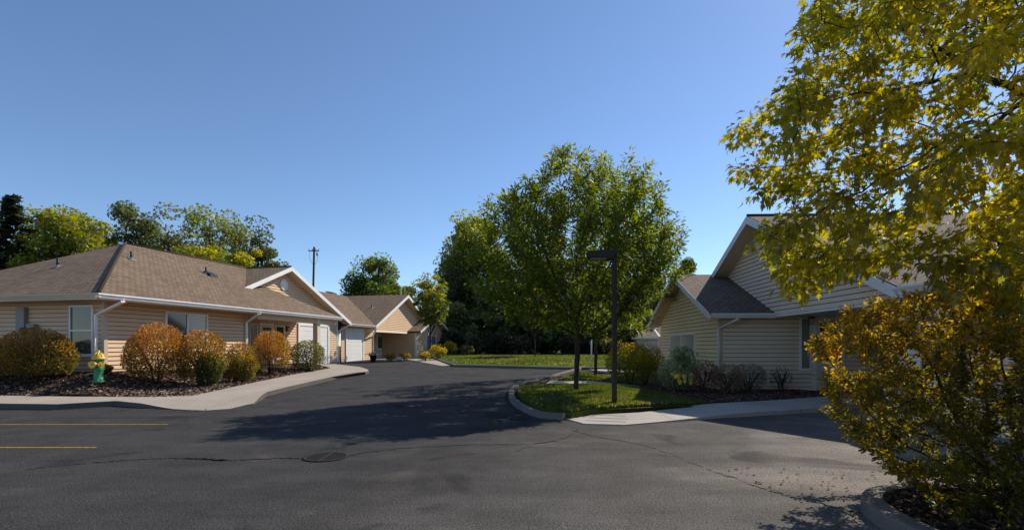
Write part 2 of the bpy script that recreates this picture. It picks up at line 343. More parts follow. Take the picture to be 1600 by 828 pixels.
# paint, cracks, drain
b = MB()
for (x1, y1), yy in ((gp(263, 663), 0), (gp(151, 699), 0)):
    b = MB(); b.face([(-30, y1 - .033, .004), (x1, y1 - .033, .004), (x1, y1 + .033, .004), (-30, y1 + .033, .004)]); tag(b.build('parking_line', M['line']), kind='structure')
def crack(pts, w):
    P = smoothline(pc(pts), 9); b = MB(); q = []
    for i, (x, y) in enumerate(P):
        ww = w * 1.7 * random.uniform(.3, 1.5); q.append((x + random.uniform(-.03, .03), y + random.uniform(-.035, .035), ww))
    for (x0, y0, w0), (x1, y1, w1) in zip(q, q[1:]):
        b.face([(x0, y0 - w0, zr(x0, y0) + .003), (x1, y1 - w1, zr(x1, y1) + .003), (x1, y1 + w1, zr(x1, y1) + .003), (x0, y0 + w0, zr(x0, y0) + .003)])
    return tag(b.build('asphalt_crack', M['tar']), kind='structure')
crack([(905, 667), (895, 678), (870, 688), (820, 694), (740, 695), (640, 699), (570, 707), (545, 712)], .010)
crack([(475, 716), (430, 716), (350, 719), (300, 716), (240, 717), (170, 721), (110, 726), (40, 733)], .011)
crack([(352, 719), (320, 717), (288, 716)], .028)
crack([(895, 672), (930, 682), (980, 690), (1030, 703), (1090, 727), (1150, 748), (1210, 768), (1270, 783), (1345, 802)], .012)
crack([(870, 688), (840, 693), (800, 708)], .006)
gx, gy = gp(509, 714)
e = empty('drain_grate', (gx, gy, 0), 0, 'round cast iron drain grate set in the dark asphalt', 'drain grate')
b = MB(); b.lathe([(.29, .002), (.29, .012), (.25, .012), (.25, .004)], 32); b.build('rim', M['iron'], e)
b = MB()
for k in range(-4, 5):
    y = k * .052; w = math.sqrt(max(0, .25 ** 2 - y * y)); b.box((-w, y - .016, .003), (w, y + .016, .011))
b.box((-.02, -.25, .0045), (.02, .25, .0125)); b.build('grille', M['iron'], e)
b = MB(); b.lathe([(.25, .0015), (.25, .003)], 32); b.build('pit', M['tar'], e)

# ---------------------------------------------------------------- houses
class Frame:
    def __init__(s, o, ang, base, name, label, cat='house', group=None):
        s.o = o; s.c, s.s = math.cos(ang), math.sin(ang); s.base = base
        s.e = empty(name, s.w(base), ang, label, cat, group)
    def w(s, p): return (s.o[0] + p[0] * s.c - p[1] * s.s, s.o[1] + p[0] * s.s + p[1] * s.c, p[2])
    def cam(s):
        x, y = -s.o[0], -s.o[1]; return Vector((x * s.c + y * s.s, -x * s.s + y * s.c, EYE))
    def ray(s, px, py):
        x, y = (px - 800) / FPX, 1.0; return Vector((x * s.c + y * s.s, -x * s.s + y * s.c, (HY - py) / FPX))
    def hit(s, px, py, a, nrm):
        c, r, n = s.cam(), s.ray(px, py), Vector(nrm); t = n.dot(Vector(a) - c) / n.dot(r); return c + r * t
    def mb(s): return MB(s.base)

def wallpt(W, t, z, off): return (W[0][0] + W[1][0] * t + W[2][0] * off, W[0][1] + W[1][1] * t + W[2][1] * off, z)
def clipz(poly, z0, z1):
    for sgn, q in ((1, z0), (-1, z1)):
        out = []
        for i in range(len(poly)):
            a, b = poly[i], poly[(i + 1) % len(poly)]; da, db = sgn * (a[1] - q), sgn * (b[1] - q)
            if da >= 0: out.append(a)
            if da * db < 0: t = da / (da - db); out.append((a[0] + (b[0] - a[0]) * t, a[1] + (b[1] - a[1]) * t))
        poly = out
        if len(poly) < 3: return []
    return poly
def siding(F, name, W, poly, m, h=.137, t=.026, parent=None):
    b = F.mb(); zs = [p[1] for p in poly]; z = min(zs)
    while z < max(zs) - .01:
        q = clipz(poly, z, z + h)
        if q:
            g_ = .018; q2 = clipz(q, z + g_, z + h); q1 = clipz(q, z, z + g_)
            if q2: b.face([wallpt(W, s_, zz, t * (1 - (zz - z - g_) / (h - g_)) + .001) for s_, zz in q2])
            if q1: b.face([wallpt(W, s_, zz, -.004) for s_, zz in q1], 1)
            if q2: q = q2
            lo = sorted([p for p in q if abs(p[1] - min(r[1] for r in q)) < 1e-4])
            if len(lo) >= 2: b.face([wallpt(W, lo[0][0], lo[0][1], -.004), wallpt(W, lo[-1][0], lo[0][1], -.004), wallpt(W, lo[-1][0], lo[0][1], t + .001), wallpt(W, lo[0][0], lo[0][1], t + .001)])
        z += h
    b.face([wallpt(W, s_, zz, -.02) for s_, zz in poly])
    return b.build(name, [m, M['joint']], parent or F.e, fixn=False)
def roofs(F, name, polys, m, parent=None, thick=.05):
    b = F.mb()
    for poly in polys:
        P = [Vector(p) for p in poly]; n = Vector((0, 0, 0))
        for i in range(1, len(P) - 1): n += (P[i] - P[0]).cross(P[i + 1] - P[0])
        n.normalize()
        if n.z < 0: n = -n
        hdir = Vector((-n.y, n.x, 0)); hdir.normalize(); up = n.cross(hdir)
        if up.z < 0: up = -up
        k = len(b.f); b.face(P, 0, [(p.dot(hdir) + 50, p.dot(up) + 50) for p in P])
        Q = [p - Vector((0, 0, thick)) for p in P]; b.face(Q[::-1], 0, [(p.dot(hdir) + 50, p.dot(up) + 50) for p in Q[::-1]])
        for i in range(len(P)):
            j = (i + 1) % len(P); b.face([P[i], Q[i], Q[j], P[j]], 0, [(0, 0), (0, .02), (.1, .02), (.1, 0)])
    return b.build(name, m, parent or F.e, fixn=False)
def board(F, name, a, b_, h, t, m, dz=0, parent=None, out=None):    # a plank between two points hanging h below
    b = F.mb(); a, b_ = Vector(a), Vector(b_); o = Vector(out) * t
    z = Vector((0, 0, dz)); k = Vector((0, 0, h))
    b.hexa([a + z - k, b_ + z - k, b_ + z - k + o, a + z - k + o], [a + z, b_ + z, b_ + z + o, a + z + o]); return b.build(name, m, parent or F.e, .006)
def gutter(F, a, b_, out, m):
    b = F.mb(); a, b_, o = Vector(a), Vector(b_), Vector(out)
    pr = [(.0, -.135), (.075, -.135), (.105, -.06), (.125, -.045), (.125, .0), (.108, .0), (.108, -.04), (.0, -.04)]
    ring = lambda p: [p + o * q + Vector((0, 0, z)) for q, z in pr]
    A, B = ring(a), ring(b_); b.hexa(A, B); return b.build('gutter', m, F.e)
def downspout(F, path, m, name='downspout'):
    b = F.mb(); b.sweep(path, [(-.04, -.03), (.04, -.03), (.04, .03), (-.04, .03)], up=(0, 0, 1))
    return b.build(name, m, F.e, .008)
def window(F, W, s0, s1, z0, z1, panes, mats, fr=.055, horiz=False, name='window', proud=.07):
    b = F.mb()
    def bx(a0, a1, c0, c1, o0, o1): b.hexa([wallpt(W, a0, c0, o0), wallpt(W, a1, c0, o0), wallpt(W, a1, c0, o1), wallpt(W, a0, c0, o1)], [wallpt(W, a0, c1, o0), wallpt(W, a1, c1, o0), wallpt(W, a1, c1, o1), wallpt(W, a0, c1, o1)])
    bx(s0, s0 + fr, z0, z1, 0, proud); bx(s1 - fr, s1, z0, z1, 0, proud); bx(s0 + fr, s1 - fr, z0, z0 + fr, 0, proud - .002); bx(s0 + fr, s1 - fr, z1 - fr, z1, 0, proud - .002)
    bx(s0 - .03, s1 + .03, z0 - .04, z0 - .001, 0, proud + .03)
    n = len(mats)
    for k in range(1, n):
        if horiz: q = lerp(z0, z1, k / n); bx(s0 + fr, s1 - fr, q - .025, q + .025, 0, proud - .004)
        else: q = lerp(s0, s1, k / n); bx(q - .03, q + .03, z0 + fr, z1 - fr, 0, proud - .004)
    fo = b.build(name, M['trim'], F.e)
    for k in range(n):
        p = F.mb()
        if horiz: a0, a1, c0, c1 = s0 + fr, s1 - fr, lerp(z0, z1, k / n), lerp(z0, z1, (k + 1) / n)
        else: a0, a1, c0, c1 = lerp(s0, s1, k / n), lerp(s0, s1, (k + 1) / n), z0 + fr, z1 - fr
        p.face([wallpt(W, a0 + .004, c0, .034), wallpt(W, a1 - .004, c0, .034), wallpt(W, a1 - .004, c1, .034), wallpt(W, a0 + .004, c1, .034)]); p.build('pane', mats[k], fo)
    return fo
def door(F, W, s0, s1, z0, z1, storm=True, dark=None):
    b = F.mb()
    def bx(b, a0, a1, c0, c1, o0, o1): b.hexa([wallpt(W, a0, c0, o0), wallpt(W, a1, c0, o0), wallpt(W, a1, c0, o1), wallpt(W, a0, c0, o1)], [wallpt(W, a0, c1, o0), wallpt(W, a1, c1, o0), wallpt(W, a1, c1, o1), wallpt(W, a0, c1, o1)])
    bx(b, s0, s0 + .09, z0, z1, 0, .05); bx(b, s1 - .09, s1, z0, z1, 0, .05); bx(b, s0 + .09, s1 - .09, z1 - .09, z1, 0, .048); fo = b.build('door_frame', M['trim'], F.e)
    d = F.mb(); a, c = s0 + .09, s1 - .09
    bx(d, a, a + .11, z0, z1 - .09, 0, .044); bx(d, c - .11, c, z0, z1 - .09, 0, .044)
    zm = lerp(z0, z1, .38); bx(d, a + .11, c - .11, z0, z0 + .32, 0, .042); bx(d, a + .11, c - .11, zm - .06, zm + .06, 0, .042); bx(d, a + .11, c - .11, z1 - .22, z1 - .09, 0, .042)
    do = d.build('door', M['door'], F.e)
    for q0, q1, mm in ((z0 + .32, zm - .06, M['door'] if storm else M['glass']), (zm + .06, z1 - .22, dark or M['glass'])):
        p = F.mb(); p.face([wallpt(W, a + .1, q0, .033), wallpt(W, c - .1, q0, .033), wallpt(W, c - .1, q1, .033), wallpt(W, a + .1, q1, .033)]); p.build('door_panel', mm, do)
    h = F.mb(); bx(h, c - .09, c - .05, zm - .02, zm + .14, .034, .07); h.build('handle', M['bronze'], do)
def garage_door(F, W, s0, s1, z0, z1):
    def bx(b, a0, a1, c0, c1, o0, o1): b.hexa([wallpt(W, a0, c0, o0), wallpt(W, a1, c0, o0), wallpt(W, a1, c0, o1), wallpt(W, a0, c0, o1)], [wallpt(W, a0, c1, o0), wallpt(W, a1, c1, o0), wallpt(W, a1, c1, o1), wallpt(W, a0, c1, o1)])
    b = F.mb(); bx(b, s0 - .14, s0, z0, z1 + .14, 0, .08); bx(b, s1, s1 + .14, z0, z1 + .14, 0, .08); bx(b, s0, s1, z1, z1 + .14, 0, .078); b.build('garage_trim', M['trim'], F.e)
    b = F.mb(); n = 8
    for k in range(n):
        c0, c1 = lerp(z0, z1, k / n), lerp(z0, z1, (k + 1) / n); bx(b, s0 + .002, s1 - .002, c0 + .008, c1 - .006, 0, .045)
    bx(b, s0 + .002, s1 - .002, z0, z1, -.01, .033); b.build('garage_door', M['garage'], F.e, .004)
def round_vent(F, c, nrm, r=.24):
    b = F.mb(); ax = 'x' if abs(nrm[0]) > .5 else 'y'; sg = nrm[0] + nrm[1]
    b.lathe([(r, 0), (r, .05 * sg), (r * .8, .05 * sg), (r * .8, .02 * sg)], 24, c, 0, ax)
    for k in range(-3, 4):
        z = k * r * .22; w = math.sqrt(max(0, (r * .8) ** 2 - z * z))
        lo = (-w, 0, z - .012) if ax == 'y' else (0, -w, z - .012); hi = (w, .035 * sg, z + .012) if ax == 'y' else (.035 * sg, w, z + .012)
        b.box([min(lo[i], hi[i]) + c[i] for i in range(3)], [max(lo[i], hi[i]) + c[i] for i in range(3)])
    b.build('gable_vent', M['trim'], F.e)
def roof_pipe(F, p, nrm):
    b = F.mb(); x, y, z = p; b.lathe([(.04, -.05), (.04, .3)], 12, (x, y, z)); o = b.build('vent_pipe', M['black'], F.e)
    n = Vector(nrm).normalized(); h = Vector((-n.y, n.x, 0)).normalized(); u = n.cross(h); P = Vector(p) + n * .012
    b = F.mb(); b.hexa([P + h * a + u * c for a, c in ((-.11, -.13), (.11, -.13), (.11, .13), (-.11, .13))], [P + h * a + u * c + n * .012 for a, c in ((-.1, -.12), (.1, -.12), (.1, .12), (-.1, .12))])
    b.lathe([(.07, 0), (.045, .07)], 12, (x, y, z)); b.build('flashing', M['grey'], o)
def wall_lamp(F, W, s, z):
    b = F.mb()
    def bx(a0, a1, c0, c1, o0, o1): b.hexa([wallpt(W, a0, c0, o0), wallpt(W, a1, c0, o0), wallpt(W, a1, c0, o1), wallpt(W, a0, c0, o1)], [wallpt(W, a0, c1, o0), wallpt(W, a1, c1, o0), wallpt(W, a1, c1, o1), wallpt(W, a0, c1, o1)])
    bx(s - .05, s + .05, z - .12, z + .14, .018, .04); bx(s - .07, s + .07, z + .1, z + .14, .04, .2); bx(s - .015, s + .015, z - .02, z + .1, .04, .08)
    o = b.build('porch_lamp', M['black'], F.e); b = F.mb(); bx(s - .05, s + .05, z - .1, z + .098, .08, .18); b.build('lamp_glass', M['lampglass'], o)
def strip(F, name, pts, m): b = F.mb(); b.face(pts); return b.build(name, m, F.e, fixn=False)
def boxpart(F, name, lo, hi, m, bev=.006, parent=None): b = F.mb(); b.box(lo, hi); return b.build(name, m, parent or F.e, bev)

# ---- house 1 (left): x along the facade away from the camera, y into the house
H1 = Frame(C1, math.pi / 2 - TH, (OV, OV, .3), 'bungalow', 'tan bungalow with hipped brown roof behind the fire hydrant')
p1, h1, g1, ua, w1 = .535, 4.95, 2.17, 11.74, 5.92; pr = p1 * h1 / w1; gw = g1 + .5
WF = ((0, OV), (1, 0), (0, -1)); WE = ((OV, 0), (0, 1), (-1, 0)); WG = ((0, gw), (1, 0), (0, -1))
u_f = lambda px, y: H1.hit(px, 500, (0, y, 0), (0, 1, 0)).x
xe = u_f(533, 0); x384 = u_f(386, OV); xR = ua + w1 - .75
zm = lambda y: ZE1 + p1 * y
zg = lambda x: ZE1 + pr * (w1 - abs(x - ua))
xl = ua - w1 + g1 * p1 / pr; xi = ua - w1 + gw * p1 / pr; Z = ZE1 + p1 * h1
siding(H1, 'front_wall', WE, [(OV, .2), (2 * h1 - OV, .2), (2 * h1 - OV, ZE1 - .17), (OV, ZE1 - .17)], M['siding'])
siding(H1, 'facade_wall', WF, [(OV, .2), (x384, .2), (x384, ZE1 - .17), (OV, ZE1 - .17)], M['siding'])
siding(H1, 'gable_wall', WG, [(x384 - .05, .2), (xR, .2), (xR, zg(xR) - .12), (ua, zg(ua) - .12), (x384 - .05, zg(x384 - .05) - .12)], M['siding'])
roofs(H1, 'roof', [[(0, 0, ZE1), (xe, 0, ZE1), (xe - gw, gw, zm(gw)), (xi, gw, zm(gw)), (ua, h1, Z), (h1, h1, Z)],
                   [(0, 0, ZE1), (h1, h1, Z), (0, 2 * h1, ZE1)],
                   [(xe, 0, ZE1), (xe, gw, ZE1), (xe - gw, gw, zm(gw))],
                   [(0, 2 * h1, ZE1), (h1, h1, Z), (ua, h1, Z), (ua, 2 * h1, ZE1)]], M['roof'])
roofs(H1, 'gable_roof', [[(xl, g1, zm(g1) + .012), (ua, g1, Z + .012), (ua, h1, Z + .012)], [(ua, g1, Z + .012), (ua + w1, g1, ZE1 + .012), (ua + w1, 2 * h1, ZE1 + .012), (ua, 2 * h1, Z + .012)]], M['roof'])
b = H1.mb(); b.tube([(0, 0, ZE1 + .02), (h1, h1, Z + .02)], .05, 6); b.tube([(h1, h1, Z + .015), (ua, h1, Z + .015)], .05, 6); b.tube([(ua, g1 + .02, Z + .02), (ua, 2 * h1, Z + .02)], .05, 6); b.build('ridge_cap', M['roof'], H1.e)
zs = ZE1 - .165
strip(H1, 'soffit', [(0, 0, zs), (x384, 0, zs), (x384, OV, zs), (OV, OV, zs)], M['soffit']); strip(H1, 'soffit', [(0, 0, zs), (OV, OV, zs), (OV, 2 * h1, zs), (0, 2 * h1, zs)], M['soffit'])
strip(H1, 'porch_ceiling', [(x384, 0, zs), (xe, 0, zs), (xe, gw, zs), (x384, gw, zs)], M['soffit'])
board(H1, 'fascia', (0, .0, ZE1 - .03), (xe, .0, ZE1 - .03), .15, .02, M['trim'], out=(0, 1, 0)); board(H1, 'fascia', (0, 0, ZE1 - .03), (0, 2 * h1, ZE1 - .03), .15, .02, M['trim'], out=(1, 0, 0))
board(H1, 'fascia', (xe, 0, ZE1 - .03), (xe, gw, ZE1 - .03), .15, .02, M['trim'], out=(-1, 0, 0))
gutter(H1, (-.1, 0, ZE1 - .01), (xe, 0, ZE1 - .01), (0, -1, 0), M['gutter']); gutter(H1, (0, -.1, ZE1 - .01), (0, 2 * h1, ZE1 - .01), (-1, 0, 0), M['soffit'])
board(H1, 'rake_board', (xl - .1, g1, zm(g1) - .01), (ua, g1, Z - .005), .22, .03, M['trim'], out=(0, -1, 0)); board(H1, 'rake_board', (ua, g1, Z - .005), (ua + w1 + .06, g1, ZE1 - .03), .22, .03, M['trim'], out=(0, -1, 0))
strip(H1, 'rake_soffit', [(ua, g1, Z - .2), (ua + w1, g1, ZE1 - .2), (ua + w1, gw, ZE1 - .2), (ua, gw, Z - .2)], M['soffit']); strip(H1, 'rake_soffit', [(ua, g1, Z - .2), (xl - .2, g1, zm(g1) - .23), (xl - .2, gw, zm(g1) - .23), (ua, gw, Z - .2)], M['soffit'])
round_vent(H1, (ua, gw - .018, zg(ua) - .95), (0, -1), .3)
# trims, windows, doors
for a, bb in ((OV - .03, OV + .09),): boxpart(H1, 'corner_trim', (a, OV - .03, .2), (bb, OV + .09, zs), M['soffit'])
boxpart(H1, 'corner_trim', (x384 - .1, OV - .028, .2), (x384 + .02, OV + .1, zs), M['soffit']); boxpart(H1, 'corner_trim', (xR - .08, gw - .03, .2), (xR + .03, gw + .06, zg(xR) - .2), M['trim'])
a, c = u_f(257, OV), u_f(323, OV); window(H1, WF, a, c, ZE1 - 1.72, ZE1 - .34, 2, [M['glass'], M['glassc']])
yl, yr_ = H1.hit(148, 500, (OV, 0, 0), (1, 0, 0)).y, H1.hit(111, 500, (OV, 0, 0), (1, 0, 0)).y
window(H1, WE, yl, yr_, ZE1 - 1.86, ZE1 - .28, 2, [M['glass'], M['glassg']], horiz=True)
zb = .45
a, c = u_f(388, gw), u_f(401, gw); window(H1, WG, a, c, zb + .35, zb + 2.15, 1, [M['glassc']])
a, c = u_f(405, gw), u_f(427, gw); door(H1, WG, a, c, zb, zb + 2.2, False)
a, c = u_f(429, gw), u_f(443, gw); window(H1, WG, a, c, zb + .35, zb + 2.1, 1, [M['glass']])
wall_lamp(H1, WG, u_f(447.5, gw), zb + 1.95)
a, c = u_f(467, gw), u_f(511, gw); garage_door(H1, WG, a, c, .3, ZE1 - .42)
px_ = u_f(497, .25); boxpart(H1, 'porch_post', (px_ - .13, .2, .3), (px_ + .13, .46, zs + .02), M['post']); boxpart(H1, 'post_base', (px_ - .2, .13, .2), (px_ + .2, .53, .52), M['trim'])
boxpart(H1, 'porch_beam', (x384, .22, zs - .24), (xe - .15, .44, zs + .01), M['soffit'])
ds = u_f(190, 0); downspout(H1, [(ds, -.07, ZE1 - .12), (ds, -.07, ZE1 - .2), (ds - .2, OV - .05, ZE1 - .62), (ds - .2, OV - .05, .45)], M['gutter'])
ds = u_f(403, 0); downspout(H1, [(ds, -.07, ZE1 - .12), (ds, -.07, ZE1 - .2), (x384 - .12, OV - .08, ZE1 - .55), (x384 - .12, OV - .08, .5)], M['gutter'])
downspout(H1, [(ua + w1 - .1, g1 + .05, ZE1 - .1), (ua + w1 - .1, g1 + .05, ZE1 - .22), (xR + .08, gw - .06, ZE1 - .6), (xR + .08, gw - .06, .4)], M['gutter'])
for px, py, wh in ((90, 417, 'e'), (205, 405, 'f'), (322, 428, 'f')):
    if wh == 'e': n = (-p1, 0, 1)
    else: n = (0, -p1, 1)
    q = H1.hit(px, py, (0, 0, ZE1), n); roof_pipe(H1, q, n)
n = Vector((0, -p1, 1)); q = H1.hit(329, 430, (0, 0, ZE1), n); b = H1.mb(); b.hexa([(q.x - .22, q.y - .2, q.z - .1), (q.x + .22, q.y - .2, q.z - .1), (q.x + .2, q.y + .22, q.z + .11), (q.x - .2, q.y + .22, q.z + .11)], [(q.x - .2, q.y - .18, q.z + .03), (q.x + .2, q.y - .18, q.z + .03), (q.x + .18, q.y + .18, q.z + .17), (q.x - .18, q.y + .18, q.z + .17)]); b.build('roof_vent', M['black'], H1.e)
yq = lambda px: H1.hit(px, 500, (OV, 0, 0), (1, 0, 0)).y
y0, y1 = yq(45), yq(32); boxpart(H1, 'electrical_duct', (OV - .14, min(y0, y1), .9), (OV - .018, max(y0, y1), ZE1 - .3), M['grey'])
y0, y1 = yq(61), yq(49); boxpart(H1, 'meter_box', (OV - .16, min(y0, y1), 1.6), (OV - .018, max(y0, y1), 2.2), M['grey'])
b = H1.mb(); b.lathe([(.1, 0), (.1, -.1), (.07, -.13)], 16, (OV - .16, yq(48.5), 1.98), 0, 'x'); b.build('meter', M['black'], H1.e)

# ---- house 2 (centre, attached further along)
E2 = (-9.83, 36.0); ZE2 = 2.95; W2 = 5.7; p2 = .488; ov2 = .58
H2 = Frame(E2, math.pi / 2 - TH, (0, ov2, .4), 'bungalow', 'farther tan bungalow with lit gable at the end of the driveway')
ZR2 = ZE2 + p2 * W2
roofs(H2, 'roof', [[(-3.75, 0, ZE2), (0, 0, ZE2), (W2, W2, ZR2), (-9, W2, ZR2), (-9, 3, ZE2 + p2 * 3), (-3.75, 3, ZE2 + p2 * 3)], [(-9, W2, ZR2), (W2, W2, ZR2), (W2, 2 * W2, ZE2), (-9, 2 * W2, ZE2)]], M['roof'])
roofs(H2, 'gable_roof', [[(0, 0, ZE2 + .012), (W2, 0, ZR2 + .012), (W2, W2, ZR2 + .012)], [(W2, 0, ZR2 + .012), (2 * W2, 0, ZE2 + .012), (2 * W2, 2 * W2, ZE2 + .012), (W2, 2 * W2, ZR2 + .012)]], M['roof'])
WG2 = ((0, ov2), (1, 0), (0, -1)); yb = 3.1; WB2 = ((0, yb), (1, 0), (0, -1))
z2 = lambda x: ZE2 + p2 * (W2 - abs(x - W2))
u2 = lambda px, y: H2.hit(px, 500, (0, y, 0), (0, 1, 0)).x
siding(H2, 'gable_wall', WG2, [(.55, 2.6), (2 * W2 - .55, 2.6), (2 * W2 - .55, z2(2 * W2 - .55) - .12), (W2, ZR2 - .12), (.55, z2(.55) - .12)], M['siding'])
xc = u2(583, ov2); siding(H2, 'garage_wall', WG2, [(-3.6, .2), (xc, .2), (xc, 2.6), (.5, 2.78), (-3.6, 2.78)], M['siding'])
siding(H2, 'porch_wall', WB2, [(xc - .1, .2), (7.2, .2), (7.2, 2.6), (xc - .1, 2.6)], M['siding'])
boxpart(H2, 'corner_trim', (xc - .08, ov2 - .03, .2), (xc + .03, ov2 + .1, 2.6), M['trim'])
strip(H2, 'porch_ceiling', [(xc, ov2, 2.598), (2 * W2 - .5, ov2, 2.598), (2 * W2 - .5, yb, 2.598), (xc, yb, 2.598)], M['soffit'])
strip(H2, 'soffit', [(-3.75, 0, ZE2 - .165), (.3, 0, ZE2 - .165), (.3, ov2, ZE2 - .165), (-3.75, ov2, ZE2 - .165)], M['soffit'])
board(H2, 'fascia', (-3.75, 0, ZE2 - .03), (0, 0, ZE2 - .03), .15, .02, M['trim'], out=(0, 1, 0)); gutter(H2, (-3.75, 0, ZE2 - .01), (-.02, 0, ZE2 - .01), (0, -1, 0), M['gutter'])
for a, c in (((0, 0, ZE2 - .01), (W2, 0, ZR2 - .005)), ((W2, 0, ZR2 - .005), (2 * W2, 0, ZE2 - .01))): board(H2, 'rake_board', a, c, .24, .03, M['trim'], out=(0, -1, 0))
strip(H2, 'rake_soffit', [(0, 0, ZE2 - .2), (W2, 0, ZR2 - .2), (W2, ov2, ZR2 - .2), (0, ov2, ZE2 - .2)], M['soffit']); strip(H2, 'rake_soffit', [(2 * W2, 0, ZE2 - .2), (W2, 0, ZR2 - .2), (W2, ov2, ZR2 - .2), (2 * W2, ov2, ZE2 - .2)], M['soffit'])
boxpart(H2, 'porch_beam', (.56, ov2 - .05, 2.52), (2 * W2 - .56, ov2 + .12, 2.64), M['trim'])
a, c = u2(541, ov2), u2(566, ov2); garage_door(H2, WG2, a, c, .4, 2.55)
a, c = u2(588, yb), u2(600, yb); door(H2, WB2, a, c, .45, 2.5, True, M['glassg'])
a, c = u2(603, yb), u2(608, yb); window(H2, WB2, a, c, .85, 2.4, 1, [M['glassc']])
wall_lamp(H2, WB2, u2(601.5, yb), 2.3)
q = H2.hit(580.6, 480, (0, 0, ZE2), (0, -p2, 1)); q = H2.hit(580.6, 481, (0, 0, ZE2), (-p2, 0, 1)); roof_pipe(H2, q, (-p2, 0, 1))
downspout(H2, [(-.1, -.06, ZE2 - .1), (-.1, -.06, ZE2 - .25), (xc - .12, ov2 - .06, ZE2 - .75), (xc - .12, ov2 - .06, .45)], M['gutter'])
# its projecting wing
XA, XB, ZW, PW = 6.7, 14.5, 2.74, .40; xm = (XA + XB) / 2; ZWR = ZW + PW * (xm - XA); yw0, yw1 = -.65, -.1
WW = ((0, yw1), (1, 0), (0, -1)); WS = ((7.0, 0), (0, 1), (-1, 0)); zw = lambda x: ZW + PW * ((XB - XA) / 2 - abs(x - xm))
roofs(H2, 'wing_roof', [[(XA, yw0, ZW), (xm, yw0, ZWR), (xm, 6, ZWR), (XA, 6, ZW)], [(xm, yw0, ZWR), (XB, yw0, ZW), (XB, 6, ZW), (xm, 6, ZWR)]], M['roof'])
siding(H2, 'wing_wall', WW, [(7.0, .2), (14.2, .2), (14.2, zw(14.2) - .1), (xm, ZWR - .1), (7.0, zw(7.0) - .1)], M['siding'])
siding(H2, 'wing_side_wall', WS, [(yw1, .2), (yb, .2), (yb, 2.59), (yw1, 2.59)], M['siding'])
boxpart(H2, 'corner_trim', (6.97, yw1 - .03, .2), (7.12, yw1 + .1, 2.6), M['trim'])
for a, c in (((XA, yw0, ZW - .01), (xm, yw0, ZWR - .005)), ((xm, yw0, ZWR - .005), (XB, yw0, ZW - .01))): board(H2, 'rake_board', a, c, .2, .03, M['trim'], out=(0, -1, 0))
strip(H2, 'rake_soffit', [(XA, yw0, ZW - .16), (xm, yw0, ZWR - .16), (xm, yw1, ZWR - .16), (XA, yw1, ZW - .16)], M['soffit']); strip(H2, 'rake_soffit', [(XB, yw0, ZW - .16), (xm, yw0, ZWR - .16), (xm, yw1, ZWR - .16), (XB, yw1, ZW - .16)], M['soffit'])
window(H2, WW, 9.2, 11.6, .95, 2.45, 2, [M['glassc'], M['glassc']])
boxpart(H2, 'doorstep', (xc + .2, 1.2, .3), (6.9, yb, .44), M['concrete'], .01)

# ---- house 3 (right): x to the right, y away from the camera
H3 = Frame((0, 0), -.038, (7.7, 10.4, .0), 'bungalow', 'shaded tan bungalow with big gable behind the autumn tree')
XF, ZE3, p3, W3 = 7.15, 2.64, .46, 6.83; Y3 = 16.83; ZR3 = ZE3 + p3 * W3; XR3 = XF + W3; XW = 7.72; YN, YF = Y3 - W3, Y3 + W3
roofs(H3, 'roof', [[(XF, 1.0, ZE3), (XF, YN, ZE3), (XR3, Y3, ZR3), (XR3, 1.0, ZR3)], [(XF, YF, ZE3), (XF, 32, ZE3), (XR3, 32, ZR3), (XR3, Y3, ZR3)], [(XR3, 1, ZR3), (XR3, 32, ZR3), (XR3 + W3, 32, ZE3), (XR3 + W3, 1, ZE3)]], M['roof2'])
roofs(H3, 'gable_roof', [[(XF, YN, ZE3 + .012), (XF, Y3, ZR3 + .012), (XR3, Y3, ZR3 + .012)], [(XF, YF, ZE3 + .012), (XF, Y3, ZR3 + .012), (XR3, Y3, ZR3 + .012)]], M['roof2'])
b = H3.mb(); b.tube([(XF, Y3, ZR3 + .03), (XR3, Y3, ZR3 + .03)], .05, 6); b.build('ridge_cap', M['roof2'], H3.e)
WL = ((XW, 0), (0, 1), (-1, 0)); z3 = lambda y: ZE3 + p3 * (W3 - abs(y - Y3))
YS = 16.55; WFR = ((0, YS), (1, 0), (0, -1)); yb0 = 10.75
siding(H3, 'gable_wall', WL, [(YN + .45, 2.46), (YF - .45, 2.46), (YF - .45, z3(YF - .45) - .12), (Y3, ZR3 - .12), (YN + .45, z3(YN + .45) - .12)], M['siding2'])
siding(H3, 'facade_wall', WL, [(1.4, -.2), (yb0, -.2), (yb0, 2.46), (1.4, 2.46)], M['siding2'])
x3 = lambda px, y=YS: H3.hit(px, 500, (0, y, 0), (0, 1, 0)).x
y3f = lambda px, x: H3.hit(px, 500, (x, 0, 0), (1, 0, 0)).y
# wing
XV, ZV, pv = 5.67, 2.53, .434; YVN, YVF = 16.06, 24.4; YV = (YVN + YVF) / 2; WV = (YVF - YVN) / 2; ZVR = ZV + pv * WV; XWW = 6.15
WWL = ((XWW, 0), (0, 1), (-1, 0)); zv = lambda y: ZV + pv * (WV - abs(y - YV))
siding(H3, 'porch_wall', WFR, [(XWW, -.25), (12, -.25), (12, 2.46), (XWW, 2.46)], M['siding2'])
siding(H3, 'porch_end_wall', ((12, 0), (0, 1), (-1, 0)), [(yb0, -.25), (YS, -.25), (YS, 2.46), (yb0, 2.46)], M['siding2'])
siding(H3, 'porch_side_wall', ((0, yb0), (1, 0), (0, 1)), [(XW, -.25), (12, -.25), (12, 2.46), (XW, 2.46)], M['siding2'])
siding(H3, 'end_wall', ((0, 1.4), (1, 0), (0, -1)), [(XW, -.2), (XR3 + W3 - .6, -.2), (XR3 + W3 - .6, ZE3 + .1), (XR3, ZR3 - .12), (XW, ZE3 + .1)], M['siding2'])
